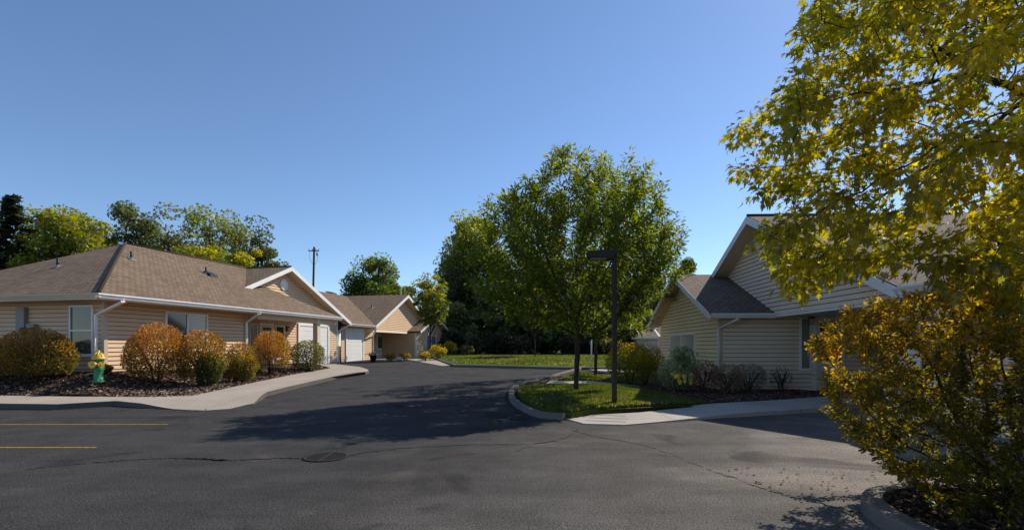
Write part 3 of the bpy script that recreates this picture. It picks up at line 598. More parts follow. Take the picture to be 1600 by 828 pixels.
siding(H3, 'wing_gable_wall', WWL, [(YS, -.4), (YVF - .5, -.4), (YVF - .5, zv(YVF - .5) - .1), (YV, ZVR - .1), (YS, zv(YS) - .1)], M['siding3'])  # light bounced off the lawn is put into this yellow siding tint
roofs(H3, 'wing_roof', [[(XV, YVN, ZV), (XW + .03, YVN, ZV), (XW + .03, YV, ZVR), (XV, YV, ZVR)], [(XV, YVF, ZV), (XW + 3, YVF, ZV), (XW + 3, YV, ZVR), (XV, YV, ZVR)]], M['roof2'])
strip(H3, 'soffit', [(XV, YVN, ZV - .155), (XW, YVN, ZV - .155), (XW, YS, ZV - .155), (XV, YS, ZV - .155)], M['soffit'])
strip(H3, 'porch_ceiling', [(XW, yb0 - .5, 2.458), (13, yb0 - .5, 2.458), (13, YS, 2.458), (XW, YS, 2.458)], M['trim'])
strip(H3, 'soffit', [(XF, 1, ZE3 - .16), (XW, 1, ZE3 - .16), (XW, YN + .4, ZE3 - .16), (XF, YN + .4, ZE3 - .16)], M['soffit'])
for ya, yb_ in ((YN, Y3), (YF, Y3)):
    strip(H3, 'rake_soffit', [(XF, ya, ZE3 - .2), (XF, Y3, ZR3 - .2), (XW, Y3, ZR3 - .2), (XW, ya, ZE3 - .2)], M['soffit'])
    board(H3, 'rake_board', (XF, ya, ZE3 - .01), (XF, Y3, ZR3 - .005), .24, .03, M['gutter'], out=(-1, 0, 0))
for ya in (YVN, YVF):
    strip(H3, 'rake_soffit', [(XV, ya, ZV - .16), (XV, YV, ZVR - .16), (XWW, YV, ZVR - .16), (XWW, ya, ZV - .16)], M['soffit'])
    board(H3, 'rake_board', (XV, ya, ZV - .01), (XV, YV, ZVR - .005), .2, .03, M['gutter'], out=(-1, 0, 0))
board(H3, 'fascia', (XV, YVN, ZV - .03), (XW, YVN, ZV - .03), .14, .02, M['trim'], out=(0, 1, 0)); gutter(H3, (XV, YVN, ZV - .01), (XW - .05, YVN, ZV - .01), (0, -1, 0), M['gutter'])
board(H3, 'fascia', (XF, 1, ZE3 - .03), (XF, YN, ZE3 - .03), .14, .02, M['trim'], out=(1, 0, 0)); gutter(H3, (XF, 1, ZE3 - .01), (XF, YN, ZE3 - .01), (-1, 0, 0), M['gutter'])
boxpart(H3, 'porch_beam', (XW - .02, yb0, 2.40), (XW + .16, YS, 2.47), M['trim'])
round_vent(H3, (XW - .018, Y3, ZR3 - 1.12), (-1, 0), .26)
boxpart(H3, 'corner_trim', (XWW - .03, YS - .03, -.2), (XWW + .1, YS + .1, ZV - .16), M['soffit'])
boxpart(H3, 'corner_trim', (XW - .03, yb0 - .1, -.2), (XW + .1, yb0 + .02, 2.46), M['trim'])
a, c = y3f(1088, XWW), y3f(1048, XWW); window(H3, WWL, a, c, .55, 1.98, 2, [M['glassb'], M['glassb']])
a, c = x3(1249), x3(1267); window(H3, WFR, a, c, .72, 2.42, 1, [M['glassc']], proud=.05)
a, c = x3(1270), x3(1318); door(H3, WFR, a, c, .06, 2.44, True)
wall_lamp(H3, WFR, x3(1265) + .0, 2.28); wall_lamp(H3, WFR, x3(1324), 2.28)
a, c = y3f(1540, XW), y3f(1438, XW); window(H3, WL, a, c, .75, 2.35, 2, [M['glassc'], M['glass']], fr=.09)
dx = x3(1152, YVN); downspout(H3, [(dx, YVN - .06, ZV - .11), (dx, YVN - .06, ZV - .2), (dx - .42, YS - .06, ZV - .48), (dx - .42, YS - .06, .05)], M['gutter'])
downspout(H3, [(XF - .06, YN - .15, ZE3 - .1), (XF - .06, YN - .15, ZE3 - .24), (XW - .05, YN - .35, ZE3 - .5), (XW - .05, YN - .35, .05)], M['gutter'])
downspout(H3, [(XV + .3, YVF + .06, ZV - .1), (XV + .3, YVF + .06, ZV - .25), (XWW - .05, YVF - .42, ZV - .6), (XWW - .05, YVF - .42, 0)], M['gutter'])
boxpart(H3, 'doorstep', (XW + .3, 13.3, -.1), (12, YS, .05), M['concrete'], .01)

# ---- a neighbour's house far behind the hedge
H4 = Frame((11.5, 46), -.038, (0, 0, .4), 'neighbour_house', 'distant small house with dark hipped roof between hedge and wing')
siding(H4, 'wall', ((0, 0), (1, 0), (0, -1)), [(0, .2), (9, .2), (9, 2.2), (0, 2.2)], M['siding2'])
siding(H4, 'side_wall', ((0, 0), (0, 1), (-1, 0)), [(0, .2), (8, .2), (8, 2.2), (0, 2.2)], M['siding2'])
roofs(H4, 'roof', [[(-.5, -.5, 2.25), (9.5, -.5, 2.25), (9.5, 4, 4.0), (2.6, 4, 4.0)], [(-.5, -.5, 2.25), (2.6, 4, 4.0), (-.5, 8.5, 2.25)]], M['roof2'])
gutter(H4, (-.6, -.5, 2.24), (9.5, -.5, 2.24), (0, -1, 0), M['gutter'])
window(H4, ((0, 0), (1, 0), (0, -1)), 1.0, 2.2, 1.0, 1.9, 1, [M['glassc']])

# ---------------------------------------------------------------- foliage
TPL = {
    'quad': np.array([(0, -.5), (.28, -.05), (0, .5), (-.28, -.05)]),
    'lance': np.array([(0, -.5), (.13, -.2), (.14, .1), (0, .5), (-.14, .1), (-.13, -.2)]),
    'oval': np.array([(0, -.5), (.2, -.25), (.26, .05), (.14, .36), (0, .5), (-.14, .36), (-.26, .05), (-.2, -.25)]),
    'maple': np.array([(0, -.5), (.04, -.2), (.24, -.3), (.16, -.12), (.42, .06), (.2, .06), (.3, .32), (.1, .16), (.1, .36), (0, .62), (-.1, .36), (-.1, .16), (-.3, .32), (-.2, .06), (-.42, .06), (-.16, -.12), (-.24, -.3), (-.04, -.2)]),
    'clump': np.array([(-.5, -.1), (-.15, -.2), (-.2, -.5), (.1, -.25), (.42, -.4), (.3, -.02), (.5, .22), (.15, .22), (.08, .5), (-.14, .2), (-.45, .34), (-.28, .08)]),
}
def unit(a): return a / np.maximum(np.linalg.norm(a, axis=-1, keepdims=True), 1e-9)
def leaf_mesh(name, P, axis, nrm, size, cols, tpl, parent, m, cup=.12):
    T = TPL[tpl]; k = len(T); n = len(P)
    axis = unit(axis); side = unit(np.cross(axis, nrm)); nn = np.cross(side, axis); size = np.broadcast_to(np.asarray(size, float), (n,))[:, None, None]
    V = P[:, None, :] + size * (side[:, None, :] * T[None, :, 0:1] + axis[:, None, :] * T[None, :, 1:2] + nn[:, None, :] * (cup * np.abs(T[None, :, 0:1]) - cup * .8 * T[None, :, 1:2] ** 2))
    me = D.meshes.new(name); me.vertices.add(n * k); me.vertices.foreach_set('co', V.astype(np.float32).ravel())
    me.loops.add(n * k); me.loops.foreach_set('vertex_index', np.arange(n * k, dtype=np.int32))
    me.polygons.add(n); me.polygons.foreach_set('loop_start', np.arange(0, n * k, k, dtype=np.int32))
    try: me.polygons.foreach_set('loop_total', np.full(n, k, dtype=np.int32))
    except Exception: pass
    at = me.color_attributes.new('Col', 'FLOAT_COLOR', 'POINT'); c4 = np.ones((n, k, 4), np.float32); c4[:, :, :3] = cols[:, None, :]
    at.data.foreach_set('color', c4.ravel()); me.materials.append(m); me.update(calc_edges=True); me.validate()
    return link(name, me, parent)
def palette(cols, t, jit=.22):
    cols = np.array(cols); t = np.clip(t, 0, .9999) * (len(cols) - 1); i = t.astype(int); f = (t - i)[:, None]
    c = cols[i] * (1 - f) + cols[np.minimum(i + 1, len(cols) - 1)] * f
    return c * (1 + RNG.uniform(-jit, jit, (len(t), 1)))
def colonize(att, nodes, par, step, di, dk, iters=120, bias=(0, 0, 0)):
    att = att.copy(); nodes = [np.array(p, float) for p in nodes]; par = list(par); bias = np.array(bias)
    nch = {}; NP = np.array(nodes); dd = np.linalg.norm(att[:, None] - NP[None], axis=2); near = dd.argmin(1); dist = dd.min(1)
    for _ in range(iters):
        if len(att) == 0: break
        act = dist < di
        if not act.any():
            act = dist <= dist.min() + .3
        ids = np.unique(near[act]); acc = np.zeros((len(nodes), 3)); NP = np.array(nodes)
        np.add.at(acc, near[act], unit(att[act] - NP[near[act]]))
        new = []
        for i in ids:
            v = acc[i]; ln = np.linalg.norm(v)
            if ln < 1e-6: continue
            if nch.get(int(i), 0) >= 3: continue
            nch[int(i)] = nch.get(int(i), 0) + 1
            v = v / ln + bias + RNG.normal(0, .12, 3); q = nodes[i] + v / np.linalg.norm(v) * step
            new.append(q); par.append(int(i))
        if not new: break
        b0 = len(nodes); nodes += new; NW = np.array(new)
        d2 = np.linalg.norm(att[:, None] - NW[None], axis=2); m = d2.min(1); a = d2.argmin(1) + b0
        up = m < dist; near = np.where(up, a, near); dist = np.where(up, m, dist)
        keep = dist > dk; att, near, dist = att[keep], near[keep], dist[keep]
    return np.array(nodes), np.array(par)
def pipe(par, r0, ex=2.3):
    n = len(par); c = np.zeros(n); kids = np.zeros(n)
    for i in range(n - 1, 0, -1):
        if kids[i] == 0: c[i] = 1
        kids[par[i]] += 1; c[par[i]] += c[i]
    return r0 * np.maximum(c, 1) ** (1 / ex), c, kids
def limbs(name, nodes, par, rad, parent, m, rmin=0.0, sides=6, flare=0, curves=True):
    V = []; Fc = []
    for i in range(1, len(nodes)):
        if rad[i] < rmin or par[i] < 0: continue
        a, b = nodes[par[i]], nodes[i]; d = b - a; L = np.linalg.norm(d)
        if L < 1e-5: continue
        d /= L; s = np.cross(d, (0.31, .9, .2)); s /= np.linalg.norm(s); t = np.cross(d, s); ra = min(rad[par[i]], rad[i] * 1.25); rb = rad[i]
        n = sides if rb > .012 else 3; k = len(V)
        if flare and a[2] - nodes[0][2] < .25: ra = rad[par[i]] * (1 + flare)
        for q, r in ((a, ra), (b + d * rb * .3, rb)):
            for j in range(n):
                an = 2 * math.pi * j / n; V.append(q + (s * math.cos(an) + t * math.sin(an)) * r)
        for j in range(n): j2 = (j + 1) % n; Fc.append((k + j, k + j2, k + n + j2, k + n + j))
    me = D.meshes.new(name); me.from_pydata([tuple(v) for v in V], [], Fc); me.materials.append(m)
    me.polygons.foreach_set('use_smooth', [True] * len(Fc)); me.update(); return link(name, me, parent)
def sample(fn, n, lo, hi):
    out = []; lo, hi = np.array(lo), np.array(hi)
    while sum(len(o) for o in out) < n:
        P = RNG.uniform(lo, hi, (n * 4, 3)); out.append(P[fn(P)])
    return np.concatenate(out)[:n]
def lump(P, seed, f=1.0):
    r = np.random.default_rng(seed); s = np.zeros(len(P))
    for k in range(5):
        v = r.normal(0, f * (1 + .5 * k), 3); s += np.sin(P @ v + r.uniform(0, 6.28)) / (1 + .4 * k)
    return s / 3.0
def inpoly(px, py, poly):
    c = np.zeros(len(px), bool); n = len(poly)
    for i in range(n):
        (x0, y0), (x1, y1) = poly[i], poly[(i + 1) % n]
        q = ((y0 > py) != (y1 > py)) & (px < (x1 - x0) * (py - y0) / (y1 - y0 + 1e-12) + x0); c ^= q
    return c
def twig_leaves(nodes, par, cnt, thr, per, spread, droop=-.25):
    idx = np.where(cnt <= thr)[0]; idx = idx[idx > 0]; rep = np.repeat(idx, per)
    a, b = nodes[par[rep]], nodes[rep]; t = RNG.uniform(-.2, 1.25, (len(rep), 1)); d = unit(b - a)
    rnd = unit(RNG.normal(0, 1, (len(rep), 3))); out = unit(rnd - d * np.sum(rnd * d, 1, keepdims=True))
    P = a + (b - a) * t + out * RNG.uniform(.02, spread, (len(rep), 1))
    ax = d * .5 + out * .9 + np.array((0, 0, droop)); nr = np.array((0, 0, 1.)) + RNG.normal(0, .55, (len(rep), 3)); return P, ax, nr
def place(name, base, label, cat, group=None): return empty(name, base, 0, label, cat, group)

# ---- the ash tree on the corner lawn
def street_tree(name, base, label, ctr, rx, ry, rz, natt, per, seed, forks, r0=.0048, group=None, cols=None, size=.135, flat=.93, rmin=.006, step=.2):
    e = place(name, base, label, 'tree', group); B = np.array(base)
    def fn(P):
        Q = (P - np.array(ctr)) / np.array((rx, ry, rz)); Q[:, 2] = np.where(Q[:, 2] < 0, Q[:, 2] / flat, Q[:, 2])
        r = np.linalg.norm(Q, axis=1); l = lump(P, seed, .9); return (r < .93 + .24 * l) & (r > .3) & (RNG.uniform(0, 1, len(P)) < .25 + .75 * r)
    A = sample(fn, natt, np.array(ctr) - np.array((rx, ry, rz)) * 1.2, np.array(ctr) + np.array((rx, ry, rz)) * 1.2) - B
    nodes = [(0, 0, -.1)]; par = [-1]; z = 0; x = y = 0
    while z < forks:
        z += step; x += random.uniform(-.02, .02); y += random.uniform(-.02, .02); nodes.append((x, y, z)); par.append(len(nodes) - 2)
    Nn, Pp = colonize(A, nodes, par, step, rx * .55, step * 1.25, 90, (0, 0, .08))
    rad, cnt, kids = pipe(Pp, r0)
    limbs('trunk', Nn, Pp, rad, e, M['bark'], rmin, 8, .25)
    P, ax, nr = twig_leaves(Nn, Pp, cnt, 6, per, .27)
    rel = np.linalg.norm((P + B - np.array(ctr)) / np.array((rx, ry, rz)), axis=1); hz = (P[:, 2] + B[2] - ctr[2]) / rz
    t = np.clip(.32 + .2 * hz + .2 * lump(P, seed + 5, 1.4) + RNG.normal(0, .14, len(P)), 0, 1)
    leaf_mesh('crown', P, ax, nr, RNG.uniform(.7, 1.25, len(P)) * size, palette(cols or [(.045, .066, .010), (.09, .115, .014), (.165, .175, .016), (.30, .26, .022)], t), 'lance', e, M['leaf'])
    return e
tb = (1.84, 14.2, zlot(1.84, 14.2))
street_tree('ash_tree', tb, 'rounded green ash tree on the kerbed corner lawn beside the lamp post', (1.85, 14.3, 4.12), 3.05, 2.35, 2.95, 2600, 34, 3, 1.55)

t2 = (3.47, 20.8, zlot(3.47, 20.8))
street_tree('ash_tree', t2, 'second ash tree standing farther back behind the corner tree', (4.2, 20.8, 5.0), 3.2, 2.6, 3.2, 900, 22, 8, 2.0, .0065, size=.15, step=.28)

# ---- big maple at the right edge
MPOLY = [(1278, -40), (1243, 55), (1226, 120), (1180, 158), (1132, 200), (1124, 282), (1160, 312), (1212, 330), (1168, 366), (1205, 405), (1222, 476), (1262, 470), (1310, 440), (1375, 404), (1415, 372), (1480, 392), (1500, 432), (1450, 452), (1480, 484), (1640, 520), (1640, -40)]
MHOLE = [[(1380, 262), (1442, 262), (1446, 300), (1380, 296)], [(1352, 384), (1390, 366), (1478, 384), (1492, 428), (1440, 446), (1385, 428)], [(1384, 92), (1412, 92), (1412, 126), (1384, 126)], [(1205, 338), (1290, 334), (1350, 356), (1300, 352), (1262, 345)]]
mb_ = np.array((6.6, 4.4, .1))
e = place('maple_tree', tuple(mb_), 'large maple with yellowing leaves overhanging the right edge of the view', 'tree')
def mfn(P):
    Q = (P - np.array((6.6, 4.35, 5.0))) / np.array((5.0, 1.5, 4.4)); r = (np.abs(Q) ** 3.2).sum(1) ** (1 / 3.2)
    px, py = 800 + FPX * P[:, 0] / P[:, 1], HY - FPX * (P[:, 2] - EYE) / P[:, 1]
    ok = inpoly(px, py, MPOLY) | (px > 1640) | (py < -40)
    for h in MHOLE: ok &= ~inpoly(px, py, h)
    ok &= ~((py < -40) & (px < 1278 + (py + 40) * -.25))
    dens = np.clip(.75 + .5 * lump(P, 4, 1.6), .05, 1)
    dens = np.where((px > 1640) | (py < -40), dens * .3, dens)
    return ok & (r < 1) & (P[:, 2] > 1.6) & (RNG.uniform(0, 1, len(P)) < dens)
A = sample(mfn, 3400, (1.6, 2.8, 1.6), (11, 6.0, 9.5))
def mdrop(P):
    px, py = 800 + FPX * P[:, 0] / P[:, 1], HY - FPX * (P[:, 2] - EYE) / P[:, 1]
    return inpoly(px, py, [(1166, 364), (1215, 352), (1300, 372), (1420, 395), (1390, 420), (1300, 440), (1262, 474), (1222, 478), (1228, 440), (1200, 402)])
A = np.concatenate([A, sample(mdrop, 260, (1.7, 3.9, 1.6), (4.5, 4.9, 3.0))]) - mb_
nodes = [(0, 0, 0)]; par = [-1]
for k in range(1, 12): nodes.append((.02 * k * math.sin(k), .015 * k, .2 * k)); par.append(k - 1)
for k in range(1, 14): nodes.append((-.14 * k, .03 * k, 2.2 + .13 * k)); par.append(11 if k == 1 else len(nodes) - 2)
for k in range(1, 12): nodes.append((-.05 * k + .0, -.02 * k, 2.2 + .2 * k)); par.append(11 if k == 1 else len(nodes) - 2)
Nn, Pp = colonize(A, nodes, par, .17, 1.3, .2, 90, (0, 0, -.03)); rad, cnt, kids = pipe(Pp, .0036)
limbs('trunk', Nn, Pp, rad, e, M['bark'], .0, 7, .3)
P, ax, nr = twig_leaves(Nn, Pp, cnt, 5, 27, .15, -.75)
t = np.clip(.47 + .3 * lump(P + mb_, 9, 1.3) - .13 * (P[:, 2] - 2.5) / 3 + RNG.normal(0, .15, len(P)), 0, 1)
leaf_mesh('crown', P, ax, nr + np.array((-.25, -.5, 0)), RNG.uniform(.65, 1.2, len(P)) * .088, palette([(.06, .068, .009), (.13, .125, .010), (.25, .21, .013), (.42, .33, .02)], t), 'maple', e, M['leafn'], .35)

# ---- big burning bush at the right edge
BPOLY = [(1252, 548), (1285, 486), (1310, 460), (1360, 462), (1420, 464), (1480, 452), (1560, 446), (1650, 440), (1650, 870), (1580, 850), (1510, 822), (1440, 780), (1385, 745), (1330, 700), (1300, 655), (1262, 622), (1290, 600), (1268, 566)]
bb_ = np.array((4.55, 4.25, .1))
e = place('burning_bush', tuple(bb_), 'large spreading shrub turning orange in the near right kerbed bed', 'shrub')
def bfn(P):
    Q = (P - np.array((4.72, 4.35, 1.07))) / np.array((2.4, 1.3, 1.06)); r = (np.abs(Q) ** 2.6).sum(1) ** (1 / 2.6)
    px, py = 800 + FPX * P[:, 0] / P[:, 1], HY - FPX * (P[:, 2] - EYE) / P[:, 1]
    edge = np.clip((px - 1250) / 260, 0, 1); cut = .5 + .5 * np.sin(py / 14 + px / 60)
    return (inpoly(px, py, BPOLY) | (px > 1645)) & (r < 1) & (RNG.uniform(0, 1, len(P)) < np.clip(.12 + .88 * np.maximum(edge * .55, cut), 0, 1) * np.clip(.5 + .8 * np.sin(P[:, 2] * 15 + 2.2 * lump(P, 8, 1.5) - .8 * P[:, 0]), .2, 1))
A = sample(bfn, 4800, (2.2, 2.9, .12), (7.2, 5.9, 2.15)) - bb_
nodes = [(0, 0, -.05)]; par = [-1]
for k in range(14):
    an = 2 * math.pi * k / 14; nodes.append((.16 * math.cos(an), .12 * math.sin(an), .05)); par.append(0); nodes.append((.3 * math.cos(an), .22 * math.sin(an), .22)); par.append(len(nodes) - 2)
Nn, Pp = colonize(A, nodes, par, .1, .9, .125, 80, (0, 0, .02)); rad, cnt, kids = pipe(Pp, .0026, 2.4)
limbs('stems', Nn, Pp, rad, e, M['bark'], 0, 5)
P, ax, nr = twig_leaves(Nn, Pp, cnt, 6, 40, .055, -.12)
w = P + bb_; t = np.clip(.11 + .25 * (w[:, 2] - 1.0) + .16 * np.clip((3.9 - w[:, 0]) / 1.2, 0, 1) + .22 * lump(w, 21, 2.2) + RNG.normal(0, .13, len(P)), 0, 1)
leaf_mesh('foliage', P, ax, nr, RNG.uniform(.65, 1.25, len(P)) * .037, palette([(.045, .048, .008), (.105, .085, .010), (.22, .145, .013), (.38, .175, .02), (.40, .10, .022)], t), 'oval', e, M['leafn'], .2)

# ---- clipped shrubs
def shrub(name, base, r, h, n, label, cols, seed, tbias=0.0, size=.055, group=None, stems=9, tpl='oval', shape=.62, ry=None, cat='shrub', zt=.25, holes=.38, wob=.08, lift=.04):
    e = place(name, base, label, cat, group); ry = ry or r
    def fn(P):
        z = P[:, 2] / h; prof = np.sqrt(np.clip(1 - ((z - .55) / .52) ** 2, 0, 1)) ; prof = np.where(z < .55, np.maximum(prof, .0) ** shape, prof)
        q = np.hypot(P[:, 0] / r, P[:, 1] / ry) / np.maximum(prof, 1e-3); l = lump(P / r, seed, 2.4); L2 = lump(P, seed + 3, 7)
        return (q < 1.02 - wob * .6 + wob * l) & (z > lift + .05 * l) & (RNG.uniform(0, 1, len(P)) < np.clip(q ** 2.0 * 1.1 + .12, 0, 1)) & (L2 > -holes * 2.2)
    P = sample(fn, n, (-r * 1.25, -ry * 1.25, 0), (r * 1.25, ry * 1.25, h * 1.12))
    d = unit(P - np.array((0, 0, h * .35))); ax = d + RNG.normal(0, .5, P.shape); nr = d * .5 + np.array((0, 0, .5)) + RNG.normal(0, .6, P.shape)
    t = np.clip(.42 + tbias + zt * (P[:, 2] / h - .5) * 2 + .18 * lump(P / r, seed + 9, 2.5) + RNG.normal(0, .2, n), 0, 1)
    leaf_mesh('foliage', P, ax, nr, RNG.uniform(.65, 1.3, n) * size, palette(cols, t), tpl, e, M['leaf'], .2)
    b = MB(); rr = random.Random(seed)
    for k in range(stems):
        a = rr.uniform(0, 6.28); q = rr.uniform(.45, .8); m_ = .45 * q
        b.tube([(.06 * math.cos(a), .06 * math.sin(a), -.08), (r * m_ * math.cos(a) * .6, ry * m_ * math.sin(a) * .6, h * .32), (r * q * math.cos(a + .2), ry * q * math.sin(a + .2), h * rr.uniform(.62, .82))], .011 + .004 * rr.random(), 5)
    b.build('stems', M['bark'], e); return e
ORANGE = [(.055, .060, .014), (.12, .095, .018), (.23, .140, .028), (.34, .165, .04), (.33, .11, .035)]
MIXED = [(.05, .065, .012), (.10, .095, .014), (.20, .13, .02), (.30, .15, .03)]
GREEN = [(.025, .04, .010), (.05, .068, .014), (.09, .09, .018), (.15, .11, .02)]
YELLOW = [(.06, .085, .010), (.13, .14, .012), (.24, .2, .015), (.36, .2, .02)]
def zb_(x, y): return zbank(x, y)
for (x, y, r, top, n, lab, cols, tb_, seed, ry) in (
    (-13.75, 14.45, 1.22, 1.93, 9000, 'broad rounded shrub with bronze leaves left of the fire hydrant', ORANGE, -.12, 31, .85),
    (-15.75, 14.5, 1.0, 1.62, 5000, 'orange-tipped shrub cut by the left edge of the view', ORANGE, -.02, 32, .8),
    (-10.95, 15.4, .98, 2.1, 7500, 'large orange shrub right of the downspout at the house corner', ORANGE, .0, 33, .85),
    (-9.95, 15.95, .82, 1.92, 5500, 'orange and green shrub in front of the wide facade window', ORANGE, -.1, 34, .75),
    (-9.55, 15.75, .44, 1.25, 2600, 'small dark green shrub below the orange shrubs', GREEN, .0, 35, .42),
    (-10.15, 18.7, .66, 1.55, 2600, 'bronze shrub mostly hidden behind a small round shrub', ORANGE, -.12, 36, .6),
    (-9.35, 17.35, .56, 1.2, 3000, 'small round olive shrub at the pavement edge of the mulch bed', MIXED, -.08, 37, .5),
    (-9.75, 20.2, .86, 2.02, 5000, 'upright orange shrub in front of the recessed porch', ORANGE, .03, 38, .75),
    (-9.15, 22.4, .80, 1.68, 4000, 'dark green shrub at the far end of the mulch bed', GREEN, .12, 39, .7),
    (-12.35, 15.15, .2, .92, 500, 'tiny bronze sapling by the corner downspout', ORANGE, .0, 40, .2)):
    z = zb_(x, y); shrub('shrub', (x, y, z), r, top - z, int(n * 1.5), lab, cols, seed, tb_, .056, 'shrubs in the mulch bed of the left house', 12, ry=ry, lift=.16 if cols is ORANGE else .06, wob=.2)
# right house bed
def zl_(x, y): return zlot(x, y)
for (x, y, r, h, n, lab, cols, tb_, seed, ry, size) in (
    (4.15, 17.6, .85, 1.42, 6500, 'yellow-green hedge bush with orange side beyond the lamp post', YELLOW, .0, 51, .9, .06),
    (4.95, 18.6, .75, 1.5, 3500, 'orange-topped hedge bush beside the wing wall', YELLOW, .3, 52, .8, .06),
    (5.2, 15.7, .6, 1.0, 2600, 'grey-green shrub behind the drooping sapling at the wing gable', [(.13, .155, .09), (.21, .235, .13), (.30, .30, .16)], 0, 53, .6, .07),
    (5.75, 15.0, .5, .95, 1800, 'dark purple-leaved shrub under the wing window corner', [(.08, .045, .05), (.20, .07, .09), (.27, .13, .09), (.18, .18, .08)], 0, 54, .5, .055),
    (6.35, 14.7, .45, .85, 1300, 'reddish shrub in front of the wing downspout', [(.21, .08, .09), (.19, .17, .08), (.34, .19, .12)], 0, 55, .45, .055),
    (7.15, 15.1, .55, .85, 1500, 'grey twiggy shrub against the shaded siding wall', [(.09, .10, .08), (.18, .18, .14), (.26, .21, .18)], 0, 56, .5, .055),
    (8.4, 15.6, .35, .75, 300, 'thin bare twiggy plant left of the narrow porch window', [(.08, .05, .04), (.12, .07, .05)], 0, 57, .3, .05)):
    shrub('shrub', (x, y, zl_(x, y)), r, h, n, lab, cols, seed, tb_, size, 'shrubs beside the right house', 12, ry=ry, shape=.8)
# drooping broad-leaved sapling
sx, sy = 4.85, 14.1; e = place('drooping_sapling', (sx, sy, zl_(sx, sy)), 'young sapling with drooping grey-green leaves and yellow hanging tips', 'sapling')
e.scale = (.9, .9, .84)
b = MB()
b.tube([(0, 0, -.1), (.03, .0, .6), (-.02, 0, 1.15), (.05, .02, 1.62)], .028, 7); b.tube([(.12, 0, -.1), (.14, .02, .45), (.1, 0, .9)], .016, 6)
arms = []
for k in range(16):
    a = k * 2.4; z0 = .75 + .85 * (k / 16); L = random.uniform(.3, .55); arms.append([(0, 0, z0), (L * .6 * math.cos(a), L * .6 * math.sin(a), z0 + .16), (L * math.cos(a), L * math.sin(a), z0 - .08 - .2 * random.random())]); b.tube(arms[-1], .007, 4)
b.build('stem', M['barkl'], e)
PP = []; AX = []; TT = []
for ar in arms:
    A_, B_, C_ = [np.array(q) for q in ar]
    for _ in range(34):
        t = random.random(); q = (1 - t) ** 2 * A_ + 2 * t * (1 - t) * B_ + t * t * C_; PP.append(q + RNG.normal(0, .05, 3)); AX.append(np.array((q[0], q[1], -.35)) + RNG.normal(0, .25, 3)); TT.append(RNG.uniform(0, .62))
for k in range(26):
    a = random.uniform(0, 6.28); q = random.uniform(.1, .42); PP.append(np.array((q * math.cos(a), q * math.sin(a), random.uniform(.45, .8)))); AX.append(np.array((.2 * math.cos(a), .2 * math.sin(a), -1)) + RNG.normal(0, .1, 3)); TT.append(RNG.uniform(.85, 1))
PP, AX, TT = np.array(PP), np.array(AX), np.array(TT)
leaf_mesh('foliage', PP, AX, np.array((0, 0, 1.)) + RNG.normal(0, .5, PP.shape), np.where(TT > .8, .2, RNG.uniform(.1, .19, len(PP))), palette([(.15, .19, .11), (.25, .29, .16), (.34, .34, .15), (.70, .56, .06)], TT), 'oval', e, M['leaf'], .25)
# beds of the far house
for (px, py, r, h, n, lab, cols, seed) in (
    (683, 560, .75, .95, 1800, 'golden ornamental shrub at the far house front', YELLOW, 61), (702, 556, .9, 1.25, 2200, 'taller yellow-green shrub at the far lawn corner', YELLOW, 62), (664, 562, .45, .5, 900, 'low yellow plant beneath the young street tree', YELLOW, 63),
    (610, 562.5, .4, .5, 420, 'low green plant left of the white stone by the far porch', MIXED, 64), (634, 562, .5, .5, 480, 'low leafy plant right of the white stone by the far porch', MIXED, 65), (730, 556, .8, 1.0, 900, 'round bush at the back edge of the far lawn', GREEN, 66)):
    x, y = gp(px, py, .1); shrub('shrub', (x, y, zr(x, y) + .1), r, h, int(n * .8), lab, cols, seed, .1, .1, 'plants around the far house', 6, shape=1.0, holes=.1, wob=.3)
for (px, py, s, lab) in ((606, 563.5, .16, 'small white stone by the far porch step'), (624, 562.5, .24, 'larger white stone among the far porch plants')):
    x, y = gp(px, py, .03); b = MB(); k = 0
    prof = [(s * .7, -.02), (s, s * .3), (s * .8, s * .75), (s * .3, s)]; b.lathe(prof, 9, (0, 0, 0))
    b.v = [(q[0] * random.uniform(.85, 1.15), q[1] * random.uniform(.7, 1.0), q[2] * random.uniform(.85, 1.1)) for q in b.v]
    o = b.build('garden_stone', M['stone']); o.location = (x, y, zr(x, y) + .03); tag(o, lab, 'stone')
x, y = gp(583, 564, .05); e = place('plant_pot', (x, y, zr(x, y) + .02), 'dark pot with pale flowers beside the far front door', 'plant pot')
b = MB(); b.lathe([(.16, 0), (.22, .36), (.25, .38), (.25, .42), (.2, .42), (.19, .36)], 16); b.build('pot', M['black'], e)
Q = RNG.normal(0, .15, (140, 3)); Q[:, 2] = np.abs(Q[:, 2]) + .42; leaf_mesh('foliage', Q, RNG.normal(0, 1, Q.shape), RNG.normal(0, 1, Q.shape), .11, palette([(.05, .08, .02), (.06, .09, .02), (.7, .66, .6)], RNG.uniform(0, 1, 140)), 'oval', e, M['leaf'])

